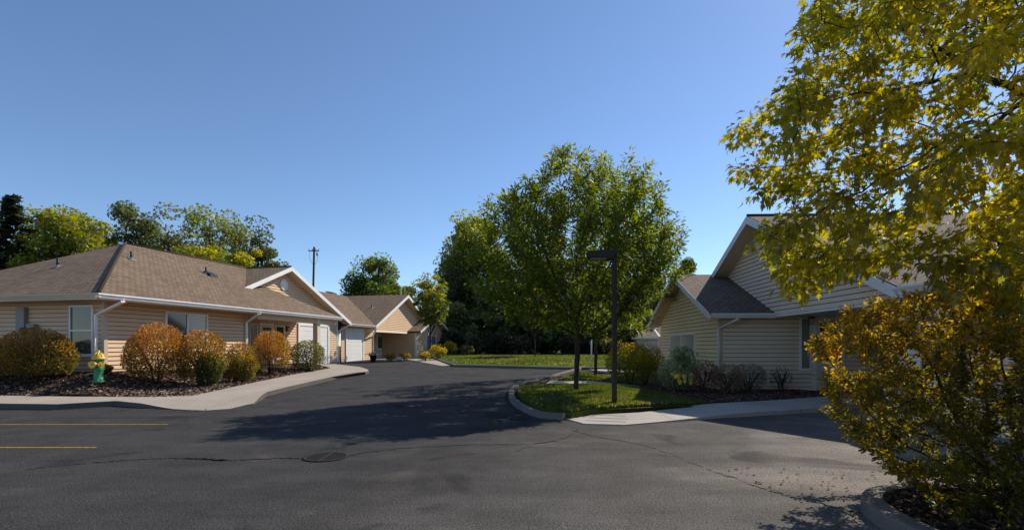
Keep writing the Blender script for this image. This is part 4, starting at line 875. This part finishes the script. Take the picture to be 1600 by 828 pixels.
# ---- background trees: clumps of leaves on real limbs
def bg_tree(name, x, y, z, H, rx, label, cols, seed, n=5200, crown0=.22, clumps=46, size=.34, top=.5, tb_=0, trunk_r=.2, group='trees behind the houses', air=.0, ry=None, tpl='clump', cat='tree', rz_=1.0):
    e = place(name, (x, y, z), label, cat, group); r = np.random.default_rng(seed); ry = ry or rx
    clumps = int(clumps * 2.2); zc = H * (crown0 + 1) / 2; hz = H * (1 - crown0) / 2
    def fn(P):
        q = (P[:, 2] - zc) / hz; prof = np.sqrt(np.clip(1 - np.abs(q) ** 2.2, 0, 1)) * (1 - top * .45 * (q + 1) / 2 * 1.2)
        return np.hypot(P[:, 0] / rx, P[:, 1] / ry) < prof * (.95 + .17 * lump(P / rx, seed, 1.8))
    Cc = sample(fn, clumps, (-rx * 1.2, -ry * 1.2, H * crown0), (rx * 1.2, ry * 1.2, H * 1.02))
    cr = r.uniform(.15, .38, clumps) * min(rx, hz) * (1 - air * .22)
    n = int(n * 3.0); size *= .78; idx = r.integers(0, clumps, n); d = unit(r.normal(0, 1, (n, 3))); rad = cr[idx] * r.uniform(.25, 1, n) ** .55
    P = Cc[idx] + d * rad[:, None] * np.array((1.15, 1.15, .8)); ax = d + r.normal(0, .6, (n, 3)); nr = d + np.array((0, 0, .7)) + r.normal(0, .5, (n, 3))
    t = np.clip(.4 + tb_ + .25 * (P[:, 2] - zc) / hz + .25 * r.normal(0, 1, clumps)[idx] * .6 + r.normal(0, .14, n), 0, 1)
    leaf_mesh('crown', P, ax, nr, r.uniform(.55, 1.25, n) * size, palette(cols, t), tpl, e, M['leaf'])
    nodes = [np.array((0, 0, -.2))]; par = [-1]; k = 9
    for i in range(1, k + 1): nodes.append(np.array((r.normal(0, .012 * H * .3), r.normal(0, .012 * H * .3), H * .8 * i / k))); par.append(i - 1)
    rad = [trunk_r * (1 - .085 * i) for i in range(k + 1)]
    for c in Cc[:: max(1, clumps // 34)]:
        j = int(np.clip((c[2] / H - .22) / .8 * k, 1, k)); m = (nodes[j] + c) / 2 + np.array((0, 0, .04 * H)) * .3
        nodes.append(m); par.append(j); rad.append(trunk_r * .28); nodes.append(c); par.append(len(nodes) - 2); rad.append(trunk_r * .1)
    limbs('trunk', np.array(nodes), np.array(par), np.array(rad), e, M['bark'], 0, 6); return e
DARK = [(.052, .064, .024), (.095, .11, .036), (.145, .165, .05), (.21, .22, .066)]
OLIVE = [(.025, .035, .012), (.05, .065, .018), (.085, .095, .03), (.14, .13, .03)]
YG = [(.05, .065, .010), (.11, .13, .012), (.20, .20, .016), (.32, .28, .025)]
MIDL = [(.055, .07, .016), (.10, .12, .022), (.16, .175, .028), (.25, .24, .036)]
MID = [(.03, .045, .010), (.06, .085, .014), (.10, .13, .02), (.18, .19, .028)]
def from_px(px, Y): return (px - 800) / FPX * Y
def ht(py, Y): return EYE + (HY - py) * Y / FPX
def conifer(px, top, Y, halfw, label, seed):
    x = from_px(px, Y); H = ht(top, Y) - .5; r = np.random.default_rng(seed); e = place('spruce_tree', (x, Y, .5), label, 'tree', 'trees behind the houses'); R = halfw * Y / FPX
    P = []; A = []; T = []; nodes = [np.array((0, 0, 0.)), np.array((0, 0, H))]; par = [-1, 0]; rad = [.22, .03]
    for k in range(int(H / .42)):
        z = .8 + k * .42; f = 1 - z / H
        if f < .02: break
        for j in range(int(7 + 6 * f)):
            a = r.uniform(0, 6.28); L = R * 1.15 * f ** .75 * r.uniform(.7, 1.1) + .12; tip = np.array((L * math.cos(a), L * math.sin(a), z - L * .28)); nodes += [np.array((0, 0, z)), tip]; par += [0, len(nodes) - 2]; rad += [.03, .01]
            for _ in range(int(6 + 9 * f)):
                s = r.uniform(.2, 1.05); q = np.array((0, 0, z)) + (tip - np.array((0, 0, z))) * s + r.normal(0, .09, 3) * (1 + L * .3); P.append(q); A.append(np.array((math.cos(a), math.sin(a), -.5)) + r.normal(0, .35, 3)); T.append(r.uniform(0, .75))
    P, A, T = np.array(P), np.array(A), np.array(T); leaf_mesh('crown', P, A, np.array((0, 0, 1.)) + r.normal(0, .4, P.shape), r.uniform(.4, .75, len(P)), palette([(.014, .022, .013), (.028, .04, .02), (.055, .07, .032)], T), 'clump', e, M['leaf'])
    limbs('trunk', np.array(nodes), np.array(par), np.array(rad), e, M['bark'], .0, 5)
conifer(20, 304, 38, 60, 'dark pointed spruce behind the roof at the left edge', 1); conifer(-45, 312, 38.5, 70, 'dark spruce cut by the left edge of the view', 2)
for (px, top, Y, hw, lab, cols, seed, kw) in (
    (108, 327, 40, 54, 'broad yellow-green tree beside the dark spruce', YG, 71, dict(n=9000, clumps=70, size=.3, top=.1)),
    (232, 314, 46, 62, 'airy dark tree above the roof hip', OLIVE, 72, dict(n=5200, clumps=44, size=.34, air=.5)),
    (332, 322, 47, 56, 'tall dark tree above the two low yellow trees', DARK, 73, dict(n=5600, clumps=44, size=.34, air=.4, tb_=.15)),
    (322, 372, 39, 44, 'low yellow-green tree above the roof ridge', YG, 74, dict(n=5000, clumps=40, size=.26)),
    (384, 380, 39, 30, 'small yellow-green tree left of the gable peak', YG, 75, dict(n=3600, clumps=30, size=.26, tb_=.08)),
    (408, 334, 48, 46, 'dark cone-shaped tree left of the utility pole', OLIVE, 76, dict(n=5600, clumps=46, size=.32, top=1.3, air=.2, crown0=.15)),
    (160, 372, 38, 36, 'olive tree between the yellow tree and the roof hip', YG, 80, dict(n=2600, clumps=24, size=.28, tb_=-.15)),
    (262, 360, 43, 40, 'low olive tree behind the roof ridge', OLIVE, 81, dict(n=3000, clumps=28, size=.3, tb_=.1)),
    (586, 406, 62, 48, 'green tree rising behind the far house roof', MID, 77, dict(n=6000, clumps=44, size=.36, air=.3, crown0=.3)),
    (632, 440, 66, 22, 'small pale tree right of the tree behind the far roof', OLIVE, 78, dict(n=1500, clumps=18, size=.32, air=.5)),
    (518, 452, 60, 16, 'small tree top showing right of the near gable', OLIVE, 79, dict(n=1200, clumps=14, size=.3))):
    bg_tree('background_tree', from_px(px, Y), Y, .5, ht(top, Y) - .5, hw * 1.25 * Y / FPX, lab, cols, seed, **kw)
# the wood behind the far lawn
WG_ = 'trees of the wood behind the far lawn'
for (px, top, Y, hw, lab, cols, seed, kw) in (
    (742, 338, 55, 62, 'tall green tree left of the corner ash at the wood edge', MIDL, 91, dict(n=12000, clumps=70, size=.36, crown0=.1, tb_=.08, top=.6)),
    (706, 418, 52, 26, 'slender olive tree right of the far house', OLIVE, 92, dict(n=3200, clumps=30, size=.3, crown0=.1)),
    (812, 372, 52, 58, 'dense dark tree in the wood behind the corner ash', MID, 93, dict(n=5200, clumps=50, size=.4, crown0=.04, tb_=.1)),
    (880, 392, 54, 60, 'dark tree in the middle of the wood', DARK, 94, dict(n=5200, clumps=50, size=.4, crown0=.04)),
    (950, 410, 53, 56, 'dark tree at the right end of the wood', DARK, 95, dict(n=5200, clumps=50, size=.4, crown0=.04)),
    (1010, 425, 58, 56, 'dark tree behind the hedge and the distant house', DARK, 96, dict(n=4600, clumps=46, size=.4, crown0=.04)),
    (1076, 404, 60, 26, 'green tree top above the right wing roof', MID, 97, dict(n=3600, clumps=30, size=.36, crown0=.1)),
    (770, 455, 50, 44, 'low dark tree at the wood edge left of centre', DARK, 98, dict(n=4200, clumps=36, size=.36, crown0=.02, tb_=.1)),
    (856, 470, 49, 46, 'low dark tree behind the corner ash trunk', DARK, 99, dict(n=4000, clumps=36, size=.36, crown0=.02)),
    (930, 474, 49, 46, 'low dark tree behind the second ash trunk', DARK, 100, dict(n=4000, clumps=36, size=.36, crown0=.02)),
    (996, 478, 50, 40, 'low dark tree behind the hedge', DARK, 101, dict(n=3600, clumps=32, size=.36, crown0=.02)),
    (712, 478, 50, 30, 'low dark tree right of the far house wing', DARK, 102, dict(n=3200, clumps=28, size=.36, crown0=.02)),
    (738, 502, 46, 11, 'pale slender sapling at the wood edge', [(.10, .11, .06), (.16, .17, .09), (.22, .21, .11)], 103, dict(n=1500, clumps=18, size=.17, crown0=.22, trunk_r=.05))):
    bg_tree('wood_tree', from_px(px, Y), Y, .55, ht(top, Y) - .55, hw * Y / FPX, lab, cols, seed, group=WG_, **kw)
for k, px in enumerate(range(694, 1030, 24)):
    Y = 47 + 1.5 * math.sin(k * 2.1); x = from_px(px + 6 * math.sin(k * 5), Y)
    shrub('undergrowth_bush', (x, Y, .58), 1.15 + .3 * math.sin(k * 3), 1.5 + .7 * math.sin(k * 1.7) ** 2, 800, 'dark undergrowth bush along the back of the far lawn', [(.010, .012, .006), (.03, .03, .012), (.06, .045, .018), (.10, .07, .02)], 200 + k, -.05, .2, 'undergrowth along the back of the far lawn', 5, tpl='clump', holes=.15, wob=.4)
for k, px in enumerate(range(690, 1060, 30)):
    x = from_px(px + 8 * math.sin(k * 3), 63)
    shrub('thicket_bush', (x, 63 + 2 * math.sin(k * 1.7), .5), 2.3, 4.2 + math.sin(k * 2.3), 1500, 'tall dark thicket bush deep in the wood behind the far lawn', DARK, 300 + k, -.15, .32, 'thicket deep in the wood', 5, tpl='clump', holes=.5, wob=.3)
# young trees by the far house
bg_tree('young_tree', from_px(672, 36), 36, .55, ht(425, 36) - .55, 36 * 36 / FPX, 'young yellow-green tree in front of the far house wing', [(.05, .07, .012), (.10, .12, .014), (.19, .19, .018), (.30, .25, .03)], 111, n=2600, crown0=.40, clumps=40, size=.2, trunk_r=.07, air=.5, group='young trees on the far lawn', top=.7)
bg_tree('young_tree', from_px(836, 38), 38, .66, ht(455, 38) - .6, 30 * 38 / FPX, 'thin young tree alone on the far lawn', YG, 112, n=2400, crown0=.42, clumps=26, size=.2, trunk_r=.06, group='young trees on the far lawn')

# ---------------------------------------------------------------- street furniture
x, y = gp(960, 632, .14); zb0 = zlot(x, y)
e = empty('street_lamp', (x, y, zb0), 0, 'dark bronze square lamp post with shoebox head on the corner lawn', 'street lamp')
LH = (632 - 391.5) * y / FPX
b = MB(); b.box((-.052, -.052, -.1), (.052, .052, LH)); b.build('pole', M['bronze'], e, .012)
b = MB(); b.box((-.16, -.16, -.02), (.16, .16, .035)); b.build('base_plate', M['bronze'], e, .008)
b = MB(); b.hexa([(-.60, -.17, LH - .17), (-.055, -.17, LH - .2), (-.055, .17, LH - .2), (-.60, .17, LH - .17)], [(-.63, -.19, LH - .02), (.052, -.19, LH + .004), (.052, .19, LH + .004), (-.63, .19, LH - .02)]); o = b.build('lamp_head', M['bronze'], e, .015)
b = MB(); b.box((-.56, -.14, LH - .205), (-.2, .14, LH - .186)); b.build('lens', M['lens'], o)

x, y = gp(154, 601, 0, zbank); zh = zbank(x, y)
e = empty('fire_hydrant', (x, y, zh), -.25, 'green fire hydrant with yellow cap and outlets on the mulch bank', 'fire hydrant')
s = .78
b = MB(); b.lathe([(.15 * s, -.05), (.15 * s, .06)], 16); b.build('foot', M['rust'], e)
b = MB(); b.lathe([(.2 * s, .06), (.2 * s, .11), (.145 * s, .12), (.135 * s, .4), (.15 * s, .42), (.15 * s, .46), (.14 * s, .48), (.145 * s, .66), (.17 * s, .68), (.17 * s, .72)], 20); b.build('barrel', M['hgreen'], e)
b = MB(); b.lathe([(.2 * s, .715), (.215 * s, .735), (.2 * s, .755), (.175 * s, .79), (.13 * s, .86), (.07 * s, .9), (.045 * s, .91), (.045 * s, .96), (.03 * s, .965)], 20)
for k in range(8):
    a = k * math.pi / 4; b.tube([(.18 * s * math.cos(a), .18 * s * math.sin(a), .77), (.13 * s * math.cos(a), .13 * s * math.sin(a), .862), (.06 * s * math.cos(a), .06 * s * math.sin(a), .905)], .014, 5)
b.build('bonnet', M['hyellow'], e)
for nm, ang, rr, L in (('outlet_cap', math.pi * 1.05, .09, .24), ('outlet_cap', -.35, .075, .22), ('outlet_cap', -1.45, .10, .2)):
    b = MB(); c, sn = math.cos(ang), math.sin(ang); P0 = Vector((c * .1, sn * .1, .57))
    b.tube([P0, Vector((c * L * .7, sn * L * .7, .57))], rr * .8, 12); b.tube([Vector((c * L * .7, sn * L * .7, .57)), Vector((c * L, sn * L, .57))], rr, 12); b.tube([Vector((c * L, sn * L, .57)), Vector((c * (L + .035), sn * (L + .035), .57))], .025, 5)
    b.build(nm, M['hyellow'], e)
b = MB()
for k in range(8):
    a = k * math.pi / 4; b.lathe([(.016, .1), (.016, .135)], 6, (.18 * s * math.cos(a), .18 * s * math.sin(a), 0))
b.build('flange_bolts', M['hgreen'], e)

Y = 55; x = from_px(489, Y); e = empty('utility_pole', (x, Y, .5), 0, 'wooden utility pole with crossarm behind the near gable', 'utility pole'); Hh = ht(386, Y) - .5
b = MB(); b.tube([(-.1, 0, -.3), (0, 0, Hh * .5), (.14, 0, Hh)], .11, 10); b.build('pole', M['wood'], e)
b = MB(); b.box((-.42, -.2, Hh - .49), (.72, -.1, Hh - .4)); o = b.build('crossarm', M['wood'], e)
for q in (-.38, .0, .35, .66):
    b = MB(); b.lathe([(.04, 0), (.055, .08), (.03, .16)], 8, (q, -.15, Hh - .4)); b.build('insulator', M['grey'], o)
b = MB(); b.lathe([(.09, 0), (.09, .36)], 10, (.52, -.15, Hh - .98)); b.build('cutout_switch', M['grey'], e)
for s_ in (-1, 1):
    b = MB(); b.tube([(.14 + s_ * .42, -.15, Hh - .5), (.14 + s_ * .46, -.12, Hh - 1.2), (.14 + s_ * .3, -.05, Hh - 1.7), (.12, .05, Hh - 1.95)], .018, 4); b.build('jumper_wire', M['black'], e)

x, y = gp(933, 585, .2); e = empty('sign_post', (x + .25, y + 3, zlot(x, y + 3)), 0, 'thin pale post beside the second tree trunk', 'post')
b = MB(); b.tube([(0, 0, -.1), (0, 0, 1.75)], .03, 8); b.build('post', M['gutter'], e); b = MB(); b.lathe([(.04, 1.75), (.03, 1.8)], 8); b.build('cap', M['gutter'], e)

# ---------------------------------------------------------------- small stuff on the ground
def scatter(poly, n):
    xs, ys = [p[0] for p in poly], [p[1] for p in poly]; out = np.zeros((0, 2))
    while len(out) < n:
        P = RNG.uniform((min(xs), min(ys)), (max(xs), max(ys)), (n * 2, 2)); out = np.concatenate([out, P[inpoly(P[:, 0], P[:, 1], poly)]])
    return out[:n]
def grass(name, poly, n, zf, h, label):
    Q = scatter(poly, n); z = np.array([zf(a, b) for a, b in Q]); P = np.column_stack([Q, z + h * .4])
    ax = np.array((0, 0, 1.)) + RNG.normal(0, .45, (n, 3)); ax[:, 2] = np.abs(ax[:, 2])
    t = np.clip(.45 + .3 * lump(P, 77, 1.5) + RNG.normal(0, .2, n), 0, 1)
    o = leaf_mesh(name, P, ax, RNG.normal(0, 1, (n, 3)), RNG.uniform(.6, 1.4, n) * h, palette([(.028, .042, .007), (.055, .073, .011), (.092, .107, .02), (.20, .18, .07)], t), 'lance', None, M['leaf']); tag(o, label, 'grass', None, 'stuff')
grass('grass', lawnA, 42000, lambda x, y: zlot(x, y) + .01, .085, 'short green grass on the kerbed corner lawn')
grass('grass', lawnB, 9000, lambda x, y: zlot(x, y) + .01, .09, 'short green grass behind the corner tree')
grass('grass', [(-5.6, 38), (-3.1, 28.6), (3.8, 26.4), (9, 27), (12, 50), (-6, 50)], 36000, lambda x, y: zr(x, y) + .12, .13, 'mown grass of the far lawn before the wood')
def chips(name, poly, n, zf, s, label, cols):
    Q = scatter(poly, n); z = np.array([zf(a, b) for a, b in Q]); P = np.column_stack([Q, z + RNG.uniform(.0, .03, n)])
    o = leaf_mesh(name, P, RNG.normal(0, 1, (n, 3)) * np.array((1, 1, .35)), np.array((0, 0, 1.)) + RNG.normal(0, .45, (n, 3)), RNG.uniform(.5, 1.5, n) * s, palette(cols, RNG.uniform(0, 1, n) ** 1.5), 'quad', None, M['chip'], .15); tag(o, label, 'mulch', None, 'stuff')
CH = [(.04, .026, .018), (.12, .078, .055), (.24, .17, .125), (.45, .36, .28)]
chips('mulch_chips', [p for p in bank if p[0] > -20] + [(-18, 15.6), (-18, 13.9)], 30000, lambda x, y: zbank(x, y) + .01, .085, 'brown bark chips on the bank of the left house', CH)
chips('mulch_chips', [(4.6, 12.5), (7.9, 13.2), (9.3, 14), (9.3, 16.4), (6.1, 16.4), (6, 18), (3.9, 18), (4.1, 15.8), (4.6, 14)], 14000, lambda x, y: zlot(x, y) - .005, .075, 'reddish bark chips in the bed of the right house', [(.08, .05, .04), (.16, .095, .08), (.28, .19, .16)])
chips('mulch_chips', [(3.2, 2.2), (3.2, 4.3), (3.6, 4.75), (7.5, 5.2), (7.5, 2.2)], 9000, lambda x, y: .12 + .03 * math.sin(2.1 * x + y), .06, 'bark chips and dead leaves in the near right bed', [(.03, .02, .015), (.07, .05, .035), (.15, .1, .06)])
Q = scatter([(2.2, 3.2), (5.2, 3.2), (5.2, 6.2), (2.6, 6.2)], 190); P = np.column_stack([Q, np.where(Q[:, 0] > 3.1, np.where(Q[:, 1] < 4.8, .15, .012), .012)])
tag(leaf_mesh('fallen_leaves', P, RNG.normal(0, 1, (190, 3)) * np.array((1, 1, .15)), np.array((0, 0, 1.)) + RNG.normal(0, .25, (190, 3)), RNG.uniform(.03, .06, 190), palette([(.06, .04, .02), (.16, .09, .02), (.2, .15, .05)], RNG.uniform(0, 1, 190)), 'oval', None, M['chip'], .3), 'small dead leaves scattered on the asphalt under the big shrub', 'leaves', None, 'stuff')

def litter(pts, n, spread, label):
    P = np.array(smoothline(pts, 8)); i = RNG.integers(0, len(P) - 1, n); t = RNG.uniform(0, 1, (n, 1)); Q = P[i] * (1 - t) + P[i + 1] * t + RNG.normal(0, spread, (n, 2)); z = np.array([zr(a, b) + .014 for a, b in Q])
    tag(leaf_mesh('fallen_leaves', np.column_stack([Q, z]), RNG.normal(0, 1, (n, 3)) * np.array((1, 1, .15)), np.array((0, 0, 1.)) + RNG.normal(0, .25, (n, 3)), RNG.uniform(.025, .06, n), palette([(.05, .035, .02), (.15, .09, .02), (.2, .16, .06)], RNG.uniform(0, 1, n)), 'oval', None, M['chip'], .3), label, 'leaves', None, 'stuff')
litter([(-20, 11.8), (-13, 11.8), (-9, 11.5), (-6.9, 11.5)], 130, .09, 'dry leaves and grit in the gutter of the left pavement')
litter([(x - .12, y - .05) for x, y in ck[::4]], 150, .08, 'dry leaves and grit along the corner lawn kerb')
# ---------------------------------------------------------------- light, sky, camera
w = D.worlds.new('World'); SC.world = w; w.use_nodes = True; nt = w.node_tree; bgn = nt.nodes['Background']
sky = nt.nodes.new('ShaderNodeTexSky'); sky.sky_type = 'NISHITA'; sky.sun_disc = False
el = math.asin(SUN.z); az = math.atan2(SUN.x, SUN.y)
sky.sun_elevation = el; sky.sun_rotation = az; sky.altitude = 800; sky.air_density = 1.0; sky.dust_density = .2; sky.ozone_density = 4.8
nt.links.new(sky.outputs[0], bgn.inputs[0]); bgn.inputs[1].default_value = .15
L = D.lights.new('sun', 'SUN'); L.energy = 5.0; L.angle = math.radians(.5); L.color = (1, .92, .79)
so = D.objects.new('sun', L); COL.objects.link(so); so.rotation_euler = SUN.to_track_quat('Z', 'Y').to_euler(); so.location = (20, 20, 30)
cam = D.cameras.new('camera'); co = D.objects.new('camera', cam); COL.objects.link(co); co.location = (0, 0, EYE); co.rotation_euler = (math.pi / 2, 0, 0)
cam.sensor_width = 36; cam.lens = FPX / 1600 * 36; cam.shift_y = (HY - 414) / 1600; cam.clip_end = 3000; cam.clip_start = .05
SC.camera = co
SC.view_settings.view_transform = 'Standard'; SC.view_settings.look = 'None'; SC.view_settings.exposure = 0
